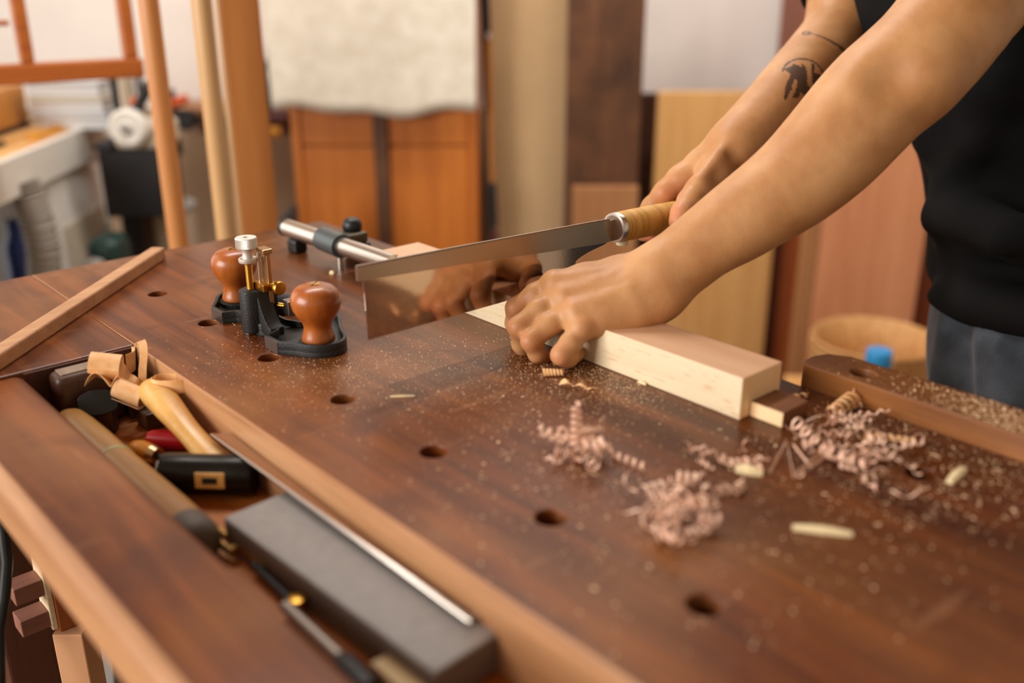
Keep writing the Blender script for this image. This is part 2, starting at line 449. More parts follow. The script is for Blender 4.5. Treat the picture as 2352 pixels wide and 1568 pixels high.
# ------------------------------------------------------------------ skin, cloth
def skin_mat():
    m, nt, p = newmat('skin'); N, L = nt.nodes, nt.links
    tc = N.new('ShaderNodeTexCoord')
    n1 = N.new('ShaderNodeTexNoise'); n1.inputs['Scale'].default_value = 26; n1.inputs['Detail'].default_value = 5
    L.new(tc.outputs['Object'], n1.inputs['Vector'])
    r1 = N.new('ShaderNodeValToRGB'); r1.color_ramp.elements[0].position = .35; r1.color_ramp.elements[1].position = .65
    r1.color_ramp.elements[0].color = lin((178,124,76)); r1.color_ramp.elements[1].color = lin((198,147,98))
    L.new(n1.outputs['Fac'], r1.inputs['Fac'])
    fl = N.new('ShaderNodeAttribute'); fl.attribute_name = 'flush'
    mx = N.new('ShaderNodeMixRGB'); mx.inputs['Color2'].default_value = lin((206,112,86))
    L.new(fl.outputs['Fac'], mx.inputs['Fac']); L.new(r1.outputs['Color'], mx.inputs['Color1'])
    ik = N.new('ShaderNodeAttribute'); ik.attribute_name = 'ink'
    m2 = N.new('ShaderNodeMixRGB'); m2.inputs['Color2'].default_value = lin((46,38,36))
    L.new(ik.outputs['Fac'], m2.inputs['Fac']); L.new(mx.outputs['Color'], m2.inputs['Color1'])
    L.new(m2.outputs['Color'], p.inputs['Base Color'])
    p.inputs['Roughness'].default_value = .48; p.inputs['Specular IOR Level'].default_value = .42
    p.inputs['Subsurface Weight'].default_value = .15; p.inputs['Subsurface Radius'].default_value = (1, .35, .18); p.inputs['Subsurface Scale'].default_value = .006
    v = N.new('ShaderNodeTexVoronoi'); v.inputs['Scale'].default_value = 750
    L.new(tc.outputs['Object'], v.inputs['Vector'])
    n2 = N.new('ShaderNodeTexNoise'); n2.inputs['Scale'].default_value = 160; n2.inputs['Detail'].default_value = 3
    L.new(tc.outputs['Object'], n2.inputs['Vector'])
    ad = N.new('ShaderNodeMath'); ad.operation = 'ADD'; L.new(v.outputs['Distance'], ad.inputs[0]); L.new(n2.outputs['Fac'], ad.inputs[1])
    bp = N.new('ShaderNodeBump'); bp.inputs['Strength'].default_value = .22; bp.inputs['Distance'].default_value = .0006
    L.new(ad.outputs['Value'], bp.inputs['Height']); L.new(bp.outputs['Normal'], p.inputs['Normal'])
    return m
def cloth_mat(name, c, c2, scale, bump, rough=.9, sheen=.3):
    m, nt, p = newmat(name); N, L = nt.nodes, nt.links
    tc = N.new('ShaderNodeTexCoord')
    n1 = N.new('ShaderNodeTexNoise'); n1.inputs['Scale'].default_value = 22; n1.inputs['Detail'].default_value = 6
    L.new(tc.outputs['Object'], n1.inputs['Vector'])
    r = N.new('ShaderNodeValToRGB'); r.color_ramp.elements[0].position = .35; r.color_ramp.elements[1].position = .7
    r.color_ramp.elements[0].color = lin(c); r.color_ramp.elements[1].color = lin(c2)
    L.new(n1.outputs['Fac'], r.inputs['Fac']); L.new(r.outputs['Color'], p.inputs['Base Color'])
    p.inputs['Roughness'].default_value = rough; p.inputs['Specular IOR Level'].default_value = .2
    p.inputs['Sheen Weight'].default_value = sheen
    w = N.new('ShaderNodeTexNoise'); w.inputs['Scale'].default_value = scale
    mp = N.new('ShaderNodeMapping'); mp.inputs['Scale'].default_value = (1, 1, .3); L.new(tc.outputs['Object'], mp.inputs['Vector']); L.new(mp.outputs['Vector'], w.inputs['Vector'])
    bp = N.new('ShaderNodeBump'); bp.inputs['Strength'].default_value = bump; bp.inputs['Distance'].default_value = .001
    L.new(w.outputs['Fac'], bp.inputs['Height']); L.new(bp.outputs['Normal'], p.inputs['Normal'])
    return m
M = {}
M['skin'] = skin_mat()
M['shirt'] = cloth_mat('black_cotton', (7,7,8), (12,11,12), 900, .3, .9, .0)
M['denim'] = cloth_mat('grey_denim', (54,60,68), (86,94,104), 700, .4, .85, .2)
M['leather'] = plain('shoe_leather', (40,28,20), .5)

# ------------------------------------------------------------------ person: meshes
person = thing('person', 'person in black t-shirt and grey jeans sawing a pale block, one forearm tattooed', 'person', (1.19, .52, 0))
def seg_pt(a, b, P):
    a = np.asarray(a); b = np.asarray(b); ab = b-a; return ((P-a)@ab)/(ab@ab)
def make_body():
    H = 1/625.0
    allp = [np.asarray(p) for ch in LT for p, r in ch]
    lo = np.min(allp, 0)-.075; hi = np.max(allp, 0)+.075
    fl = np.array([at_t(1180,760,.85), at_t(1290,835,.85), at_t(1160,700,.93), at_t(1230,640,.95)]); lo = np.minimum(lo, fl.min(0)-.03); hi = np.maximum(hi, fl.max(0)+.03)
    v1, q1 = mesh_sdf(left_d, lo, hi, H)
    allp = [np.asarray(p) for ch in RTb for p, r in ch]+[at_t(1470,500,1.07), at_t(1520,550,1.04)]
    lo = np.min(allp, 0)-.07; hi = np.max(allp, 0)+.07
    v2, q2 = mesh_sdf(right_d, lo, hi, H*1.15)
    allp = [p for p, r in TORSO]+[np.asarray(LT[0][-1][0]), np.asarray(RTb[0][-1][0])]
    lo = np.min(allp, 0)-.2; hi = np.max(allp, 0)+.2
    hi = np.maximum(hi, HCN+.2); lo = np.minimum(lo, HCN-.16)
    v3, q3 = mesh_sdf(lambda P: smin(torso_d(P), head_d(P), F32(.03)), lo, hi, .0065)
    pos = np.concatenate([v1, v2, v3]); qs = np.concatenate([q1, q2+len(v1), q3+len(v1)+len(v2)])
    off = np.array([1.19, .52, -ZB])
    o = np_mesh('body', pos-off, qs, M['skin'], person, dz=0)
    # flush on knuckles and finger tips; ink on the right forearm
    fl = np.zeros(len(pos)); n1, n2 = len(v1), len(v2)
    for px, py, t, r, s in ((1170,706,.885,.013,.55), (1172,755,.862,.013,.6), (1203,792,.855,.013,.7), (1275,830,.84,.014,.7),
                            (1284,668,.868,.010,.45), (1308,702,.856,.010,.45), (1343,745,.838,.012,.35), (1245,818,.87,.012,.6), (1215,655,.92,.012,.8)):
        d = np.linalg.norm(v1-at_t(px,py,t), axis=1); fl[:n1] = np.maximum(fl[:n1], .42*s*np.exp(-(d/r)**2))
    for px, py, t, r, s in ((1545,462,1.035,.020,.75), (1560,500,1.0,.014,.7), (1500,545,1.04,.018,.9), (1585,440,1.03,.012,.6)):
        d = np.linalg.norm(v2-at_t(px,py,t), axis=1); fl[n1:n1+n2] = np.maximum(fl[n1:n1+n2], s*np.exp(-(d/r)**2))
    ink = np.zeros(len(pos))
    # tattoo drawn in arm coordinates: u along the forearm (towards the hand), w across it, on the viewer's side
    c0 = at_t(1841,190,1.088); ax = at_t(1764,262,1.085)-at_t(1893,122,1.17); ax = ax/np.linalg.norm(ax)
    ax = ax-FW*(ax@FW); ax /= np.linalg.norm(ax); wv = np.cross(FW, ax); wv /= np.linalg.norm(wv)
    q = v2-c0; u = q@ax; w = q@wv; near = (q@FW) < .045
    R0 = .0262
    rr = np.hypot(u, w); an = np.arctan2(w, u)
    ring = (np.abs(rr-R0) < .0011) & (u < .012)
    lob = .0205+.0035*np.sin(5*an+.6)+.002*np.sin(11*an)
    patch = (rr < lob) & (np.sin(u*210+2.2*np.sin(w*120)) > -.55) & (u < .03)
    tail = (np.abs(w-.002) < np.clip(.021-(u-.004)*.55, 0, .02)) & (u > .004) & (u < .040) & (np.sin(w*520+u*160) > -.2)
    k = ((ring | patch | tail) & near)
    ink[n1:n1+n2] = np.maximum(ink[n1:n1+n2], k*.86)
    a, b = at_t(1851,78,1.13), at_t(1942,124,1.125)
    s = np.clip(seg_pt(a, b, v2), 0, 1); 
    dl = v2-(a+s[:, None]*(b-a)); dl = dl-np.outer(dl@FW, FW); dd = np.linalg.norm(dl, axis=1)
    ink[n1:n1+n2] = np.maximum(ink[n1:n1+n2], ((dd < .0012+.0014*s) & ((v2-a)@FW < .03))*.8)
    d0 = v2-a; d0 = d0-np.outer(d0@FW, FW); d0 = np.linalg.norm(d0, axis=1)
    ink[n1:n1+n2] = np.maximum(ink[n1:n1+n2], (np.abs(d0-.0032) < .0011)*((v2-a)@FW < .03)*.75)
    for nm, arr in (('flush', fl), ('ink', ink)):
        at = o.data.attributes.new(nm, 'FLOAT', 'POINT'); at.data.foreach_set('value', arr.astype(np.float32))
    return o
def shirt_base(P):
    base = torso_d(P)-F32(.009)
    # cloth hanging in folds in front of the belly
    for a, b, r in ((at_t(2188,498,1.118), at_t(2330,560,1.0), .034), (at_t(2196,408,1.12), at_t(2240,330,1.06), .022),
                    (at_t(2190,700,1.13), at_t(2400,730,.99), .030), (at_t(2175,300,1.13), at_t(2300,190,1.03), .035)):
        base = smin(base, cap_d(P, a, b, r, r*.9), F32(.028))
    base = smax(base, -cap_d(P, at_t(2150,572,1.115), at_t(2340,610,.985), .012, .006), F32(.03))
    return base
def shirt_d(P):
    base = shirt_base(P)
    rs = [(np.asarray(p)*.5+np.asarray(q)*.5) for (p, _), (q, _) in zip(RTb[0], RTb[1])]
    slv = chain_d(P, [(rs[-7], .052), (rs[-4], .056), (rs[-1], .07)], .01)
    n = at_t(1950,-60,1.21)-at_t(1925,40,1.20); n = n/np.linalg.norm(n)
    slv = smax(slv, (-(P-np.asarray(at_t(1960,4,1.2), F32))@n.astype(F32)), F32(.004))
    ls = [(np.asarray(p)*.5+np.asarray(q)*.5) for (p, _), (q, _) in zip(LT[0], LT[1])]
    sl2 = chain_d(P, [(ls[-4], .058), (ls[-1], .072)], .01)
    base = smin(base, slv, F32(.02)); base = smin(base, sl2, F32(.03))
    hem = F32(-.030)+F32(.012)*np.sin(P[:, 1]*22+1.5).astype(F32)
    return smax(base, hem-P[:, 2], F32(.006))
def legs_pts():
    hip = np.asarray(TORSO[0][0]); side = at_t(2455,860,1.0)-at_t(2455,860,1.3); side[2] = 0; side /= np.linalg.norm(side)
    out = []
    for s in (1, -1):
        h = hip+side*.085*s
        out.append([(h+np.array([0,0,.06]), .115), (h+np.array([-.005,0,-.06]), .108), (h+np.array([-.02,0,-.42]), .075), (h+np.array([.0,0,-.60]), .072), (h+np.array([.02,0,-.03-.0])*0+np.array([h[0]+.02, h[1], -.80]), .062)])
    return out
LEGS = legs_pts()
def jeans_d(P):
    d = chain_d(P, [(TORSO[0][0], .150), (np.asarray(TORSO[1][0])*.5+np.asarray(TORSO[0][0])*.5, .150), (TORSO[1][0], .150)], .03)
    d = smin(d, np.minimum(chain_d(P, LEGS[0], .03), chain_d(P, LEGS[1], .03)), F32(.05))
    for a, b in ((at_t(2240,640,1.082), at_t(2262,1000,1.06)), (at_t(2310,640,1.045), at_t(2330,1000,1.02)), (at_t(2150,940,1.14), at_t(2215,560,1.11))):
        d = smin(d, cap_d(P, a, b, .008, .010), F32(.03))
    d = smax(d, -cap_d(P, at_t(2205,600,1.085), at_t(2212,1000,1.07), .007, .007), F32(.03))
    return np.where(P[:, 2] > -.036, np.maximum(d, shirt_base(P)+F32(.005)), d)
def make_person():
    off = np.array([1.19, .52, -ZB])
    make_body()
    lo = np.min([p for p, r in TORSO]+[np.asarray(LT[0][-1][0]), np.asarray(RTb[0][-7][0])], 0)-.22; hi = np.max([p for p, r in TORSO]+[np.asarray(RTb[0][-1][0])], 0)+.22
    lo[2] = -.08
    v, q = mesh_sdf(shirt_d, lo, hi, .0055)
    vh, qh = mesh_sdf(hair_d, HCN-.16, HCN+.18, .006)
    np_mesh('hair', vh-off, qh, plain('black_hair', (18,14,12), .5, bump=.5, bscale=300), person, dz=0)['label'] = 'short black hair'
    o = np_mesh('t_shirt', v-off, q, M['shirt'], person, dz=0); o['label'] = 'black cotton t-shirt'
    pts = [p for l in LEGS for p, r in l]
    lo = np.min(pts, 0)-.2; hi = np.max(pts, 0)+.2; lo[2] = -.90; hi[2] = .1
    v, q = mesh_sdf(jeans_d, lo, hi, .008)
    o = np_mesh('jeans', v-off, q, M['denim'], person, dz=0); o['label'] = 'faded dark grey jeans'
    for l in LEGS:
        x, y, z = l[-1][0]
        mb = MB(); fwd = Vector((-.94, .33, 0))
        def shoe(P):
            a = np.array([x, y, -.84]); b = a+np.array(fwd)*.19
            d = smin(cap_d(P, a, a+np.array(fwd)*.03+np.array([0,0,.06]), .05, .045), cap_d(P, a, b+np.array([0,0,-.018]), .045, .036), F32(.03))
            return smax(d, F32(-.899)-P[:, 2], F32(.006))
        v, q = mesh_sdf(shoe, (x-.3, y-.2, -.95), (x+.15, y+.2, -.7), .008)
        np_mesh('shoe', v-off, q, M['leather'], person, dz=0)
make_person()
# ------------------------------------------------------------------ workbench
def bench_mat():
    m, nt, p = newmat('bench_wood'); N, L = nt.nodes, nt.links
    tc = N.new('ShaderNodeTexCoord')
    def noise(scale, det, st=None, dist=0):
        n = N.new('ShaderNodeTexNoise'); n.inputs['Scale'].default_value = scale; n.inputs['Detail'].default_value = det; n.inputs['Distortion'].default_value = dist
        if st:
            mp = N.new('ShaderNodeMapping'); mp.inputs['Scale'].default_value = st; L.new(tc.outputs['Object'], mp.inputs['Vector']); L.new(mp.outputs['Vector'], n.inputs['Vector'])
        else: L.new(tc.outputs['Object'], n.inputs['Vector'])
        return n.outputs['Fac']
    def ramp(f, a, b, ca, cb):
        r = N.new('ShaderNodeValToRGB'); r.color_ramp.elements[0].position = a; r.color_ramp.elements[1].position = b
        r.color_ramp.elements[0].color = ca; r.color_ramp.elements[1].color = cb; L.new(f, r.inputs['Fac']); return r.outputs['Color']
    def mix(f, a, b, amt=1.0):
        x = N.new('ShaderNodeMixRGB')
        if amt != 1.0:
            q = N.new('ShaderNodeMath'); q.operation = 'MULTIPLY'; q.inputs[1].default_value = amt; L.new(f, q.inputs[0]); f = q.outputs['Value']
        L.new(f, x.inputs['Fac']); L.new(a, x.inputs['Color1'])
        if isinstance(b, tuple): x.inputs['Color2'].default_value = b
        else: L.new(b, x.inputs['Color2'])
        return x.outputs['Color']
    BW, WT = (0,0,0,1), (1,1,1,1)
    g = noise(55, 6, (1, .07, 1), .5)
    col = ramp(g, .38, .68, lin((79,36,9)), lin((123,66,24)))
    b1 = noise(5.5, 4, None, .4)
    col = mix(ramp(b1, .45, .68, BW, WT), col, lin((136,90,48)), .5)
    # lighter left, darker right: sheen of the bright wall put into the colour
    sx = N.new('ShaderNodeSeparateXYZ'); L.new(tc.outputs['Object'], sx.inputs['Vector'])
    wn = N.new('ShaderNodeMath'); wn.operation = 'MULTIPLY_ADD'; wn.inputs[1].default_value = .16; L.new(noise(4, 3), wn.inputs[0]); L.new(sx.outputs['X'], wn.inputs[2])
    sr = N.new('ShaderNodeValToRGB'); cr = sr.color_ramp; cr.elements[0].position = .02; cr.elements[1].position = .40
    cr.elements[0].color = (1.22,1.2,1.16,1); cr.elements[1].color = (.62,.52,.42,1)
    e = cr.elements.new(.14); e.color = (1.05,1.02,1,1); e = cr.elements.new(.26); e.color = (.74,.66,.56,1)
    L.new(wn.outputs['Value'], sr.inputs['Fac'])
    mm = N.new('ShaderNodeMixRGB'); mm.blend_type = 'MULTIPLY'; mm.inputs['Fac'].default_value = 1; L.new(col, mm.inputs['Color1']); L.new(sr.outputs['Color'], mm.inputs['Color2']); col = mm.outputs['Color']
    b2 = noise(13, 5, None, .3)
    col = mix(ramp(b2, .58, .72, BW, WT), col, lin((62,26,11)), .5)
    # pale scuffs: short scratches in two directions
    s1 = noise(60, 2, (.16, 1, 1)); s2 = noise(90, 2, (1, .1, 1))
    col = mix(ramp(s1, .66, .74, BW, WT), col, lin((178,128,92)), .22)
    col = mix(ramp(s2, .68, .75, BW, WT), col, lin((178,128,92)), .18)
    # fine saw dust lying in the pores
    d1 = noise(900, 1); 
    col = mix(ramp(d1, .70, .78, BW, WT), col, lin((206,160,118)), .45)
    L.new(col, p.inputs['Base Color'])
    rr = N.new('ShaderNodeMapRange'); rr.inputs['To Min'].default_value = .25; rr.inputs['To Max'].default_value = .44
    L.new(b2, rr.inputs['Value']); L.new(rr.outputs['Result'], p.inputs['Roughness'])
    p.inputs['Specular IOR Level'].default_value = .30; p.inputs['Coat Weight'].default_value = .0; p.inputs['Coat Roughness'].default_value = .22
    bp = N.new('ShaderNodeBump'); bp.inputs['Strength'].default_value = .12; bp.inputs['Distance'].default_value = .001
    L.new(g, bp.inputs['Height']); L.new(bp.outputs['Normal'], p.inputs['Normal'])
    return m
M['bench'] = bench_mat()
M['bench_edge'] = wood('bench_edge_wood', (150,102,64), (192,142,98), (.2, .05, 1), 60, .5, .1)
M['bench_dark'] = wood('bench_leg_wood', (58,26,16), (84,42,24), (1, 1, .06), 50, .55, .1)
M['tray_wood'] = wood('tray_floor_wood', (176,100,36), (204,126,54), (1, .06, 1), 40, .5, .1, blotch=(150,80,30))
M['beech'] = wood('beech', (224,200,162), (234,216,182), (1, .05, 1), 40, .5, .05, fleck=.5)
M['beech_top'] = wood('beech_top', (214,166,128), (228,184,146), (1, .04, 1), 60, .5, .05)
M['beech_end'] = wood('beech_end', (250,208,154), (252,220,174), (1, 1, .3), 80, .6, .05)
M['dark_oak'] = wood('dark_oak', (96,56,30), (134,84,48), (.1, 1, 1), 70, .5, .15)
M['walnut'] = wood('walnut', (58,34,25), (88,54,38), (1, .06, 1), 60, .45, .12)
M['jaw'] = wood('jaw_wood', (112,64,26), (150,94,44), (1, .05, 1), 55, .5, .12, blotch=(96,52,20))
M['knob'] = wood('knob_wood', (146,70,20), (176,98,34), (1, 1, .12), 90, .36, .03, coat=.22)
M['steel'] = plain('steel', (196,188,180), .28, 1.0, bump=.04, bscale=700)
M['blade'] = plain('polished_blade', (188,164,146), .10, 1.0, bump=.012, bscale=300)
M['spine'] = plain('steel_spine', (170,154,138), .33, 1.0, bump=.05, bscale=500)
M['nickel'] = plain('nickel', (214,206,196), .3, 1.0)
M['satin'] = plain('satin_nickel', (226,219,210), .5, .75)
M['brass'] = plain('brass', (190,140,56), .3, 1.0, bump=.05, bscale=400)
M['bronze'] = plain('bronze', (190,158,120), .35, 1.0, bump=.05, bscale=400)
M['iron'] = plain('black_cast_iron', (24,24,24), .45, .0, .5, bump=.5, bscale=900)
M['ironpol'] = plain('bare_iron', (150,140,134), .35, 1.0)
M['black'] = plain('black_plastic', (18,18,18), .45)
M['rubber'] = plain('black_rubber', (14,14,15), .35)
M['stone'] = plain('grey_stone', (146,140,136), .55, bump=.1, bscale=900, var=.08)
M['stone_shaded_side'] = plain('grey_stone_shaded_side', (112,100,92), .6, bump=.1, bscale=900, var=.08)
M['rattan'] = wood('rattan', (192,134,36), (242,194,96), (1, .04, .04), 190, .38, .1, coat=.3)
M['ivory'] = plain('ivory_plastic', (226,216,176), .4)
M['shaving'] = wood('shaving_wood', (228,166,104), (246,204,150), (1, 1, 1), 60, .55, .05)
M['shaving_pink'] = wood('shaving_pink_wood', (218,166,138), (240,204,178), (1, 1, 1), 60, .55, .05)
M['dust'] = plain('saw_dust', (240,202,158), .8)
M['ash'] = wood('ash_handle', (196,140,62), (222,172,96), (1, 1, 1), 30, .4, .05, coat=.3)
M['red'] = plain('red_paint', (196,26,40), .35)
M['pine_chip'] = plain('pale_wood', (240,218,170), .6)

HOLES = [(.381,.997),(.381,.875),(.380,.753),(.380,.632),(.379,.510),(.379,.388),(.379,.266),(.379,.144),(.611,.260),(.611,.137)]
def circ(x, y, r, n=40, a0=0): return [(x+r*math.cos(a0+2*PI*i/n), y+r*math.sin(a0+2*PI*i/n)) for i in range(n)]
def make_bench():
    t = thing('workbench', 'long brown wooden workbench with round dog holes and an open tool tray', 'workbench', (.4,.4,0))
    def P(x, y): return (x-.4, y-.4)
    mb = MB()
    mb.prism([P(.303,-.45), P(.681,-.45), P(.681,1.158), P(.303,1.158)], ZB-.075, ZB, [[P(*q) for q in circ(x, y, .0098)][::-1] for x, y in HOLES], bev=.0015)
    o = mb.build('bench_top', [M['bench'], M['bench_edge']], t)
    for p in o.data.polygons:                       # raw sides of the slab
        c = p.center
        if p.normal.x < -.7 and c.x < -.09: p.material_index = 1
    MB().box(-.27, -.0975, .465, .758, ZB-.05, ZB, .0018).build('end_board', M['bench'], t)
    mb = MB(); mb.box(-.27, -.196, -.85, .4645, ZB-.045, ZB, .0095, 4)
    o = mb.build('front_rail', [M['bench'], M['bench_edge']], t, smooth=40)
    for p in o.data.polygons:
        if p.center.x < -.258: p.material_index = 1
    MB().box(-.24, -.05, -.85, .50, ZB-.075, ZB-.0562).build('tray_floor', M['tray_wood'], t)
    MB().box(-.1955, -.0975, .4615, .4648, ZB-.056, ZB-.0015).build('tray_end', M['bench_dark'], t)
    MB().box(-.225, -.19, -.85, .70, ZB-.14, ZB-.0755, .002).build('apron', M['bench_dark'], t)
    MB().box(.22, .255, -.85, .70, ZB-.18, ZB-.076, .002).build('apron', M['bench_dark'], t)
    for x, y in ((-.20,.60), (.21,.60), (-.20,-.05), (.21,-.6)):
        MB().box(x-.04, x+.04, y-.04, y+.04, 0, ZB-.10, .003).build('leg', M['bench_dark'], t)
    MB().box(-.18, .19, .58, .62, .18, .26, .002).build('stretcher', M['bench_dark'], t)
    # vise jaw, standing a little proud of the bench edge
    j = thing('vise_jaw', 'long brown wooden vise jaw with one hole, dusted with sawdust, along bench edge', 'vise jaw', (.705,.10,ZB))
    out = [(-.0235,-.60), (.022,-.60), (.022,.283), (.014,.300), (-.001,.306), (-.014,.306), (-.0235,.300)]
    MB().prism(out, -.11, .019, [circ(-.003,.258,.0095)[::-1]], bev=.0018).build('jaw_board', M['jaw'], j)
    for y in (-.45, .1):
        MB().tube([(-.10, y, -.085+.0), (-.024, y, -.085)], .012, 16).build('guide_rod', M['steel'], j)
    s = thing('bench_stop', 'small dark-topped square wooden stop against right end of pale block', 'bench stop', (.600,.364,ZB))
    MB().box(0, .034, 0, .0298, 0, .0125, .0006).build('stop_block', M['dark_oak'], s)
    MB().box(-.0004, .0003, .0004, .0294, .0004, .0121).build('end_face', M['beech_end'], s, label='lighter sawn end of the stop')
    b = MB(); b.box(.587, .639, .394, .876, 0, .0347, .0006)
    o = b.build('wood_block', [M['beech'], M['beech_top'], M['beech_end']], None, loc=(0,0,ZB))
    for p in o.data.polygons: p.material_index = 1 if p.normal.z > .7 else (2 if p.normal.y < -.7 else 0)
    tag(o, 'long pale beech block being sawn on the bench, under the hand', 'wood block')
make_bench()

# ------------------------------------------------------------------ saw
def make_saw():
    YS = .651
    t = thing('hand_saw', 'Japanese back saw with thin steel blade and rattan wrapped handle held by person', 'saw', (.42, YS, ZB+.0352))
    # blade outline in (x, z), origin at the front of the tooth line
    Lb = .2445
    top = [(-.0035, .056), (.150, .046), (.215, .040), (.252, .038), (.272, .037)]
    heel = [(.292, .033), (.285, .0305), (.272, .0285), (.262, .0268), (.2535, .0245), (.2478, .0225), (Lb, .0205), (Lb, .001)]
    n = 204; teeth = []
    for i in range(n):
        x1 = Lb-i*Lb/n; teeth += [(x1-.0001, .0009), (x1-.00085, 0.0)]
    out = [(0, .0), ] + [(0-.0, .0)]
    outline = [(-.0022, .0545)]+top[1:]+heel+teeth+[(0, .0005)]
    mb = MB(); Mx = Matrix.Rotation(PI/2, 4, 'X')
    mb.prism(outline, -.0003, .0003, M=Mx)
    mb.build('blade', M['blade'], t)
    # folded spine
    mb = MB()
    pts = [(-.0075, .0535, .0665), (.10, .0466, .0633), (.20, .0386, .0597), (.255, .0345, .0578), (.275, .0330, .0570), (.291, .0326, .0562)]
    b = bmesh.new(); L = []
    for x, z0, z1 in pts:
        L.append([b.verts.new((x, y, z)) for y, z in ((-.0017, z0), (.0017, z0), (.0017, z1-.0012), (.0009, z1), (-.0009, z1), (-.0017, z1-.0012))])
    for i in range(len(L)-1):
        for k in range(6):
            b.faces.new((L[i][k], L[i][(k+1) % 6], L[i+1][(k+1) % 6], L[i+1][k]))
    b.faces.new(L[0][::-1]); b.faces.new(L[-1]); mb.merge(b)
    mb.build('spine', M['spine'], t)
    MB().box(.2925-.012, .3045, -.0016, .0016, .0325, .0545, .0005).build('tang', M['spine'], t)
    A = Vector((.298, 0, .0455)); B = Vector((.520, -.004, .0385)); Mh = align(A, B)
    mb = MB(); mb.lathe([(.0125,0), (.0150,.0004), (.0152,.001), (.0152,.0065), (.0146,.007), (.0146,.0072)], 40, Mh)
    mb.build('ferrule', M['nickel'], t, smooth=40)
    MB().lathe([(.0126,-.0006), (.0128,.0003)], 32, Mh).build('tang_plate', M['spine'], t, smooth=40)
    # wrapped handle: many narrow turns
    prof = []; z = .0072; k = 0
    while z < .215:
        r = .0148+.0008*math.sin(z*22)
        prof += [(r-.0014, z), (r+.0004, z+.0006), (r+.0004, z+.0018), (r-.0014, z+.0024)]
        z += .0026; k += 1
    prof += [(.012, z+.001)]
    MB().lathe(prof, 36, Mh).build('handle', M['rattan'], t, smooth=60)
    mb = MB(); Ms = Matrix.Translation(Vector((.312, 0, .0318))) @ Matrix.Rotation(PI, 4, 'X')
    mb.lathe([(.0025,-.004), (.0025,.001), (.0058,.0012), (.0064,.002), (.0064,.005), (.0056,.0062)], 24, Ms)
    mb.build('lock_screw', M['ivory'], t, smooth=40)
make_saw()

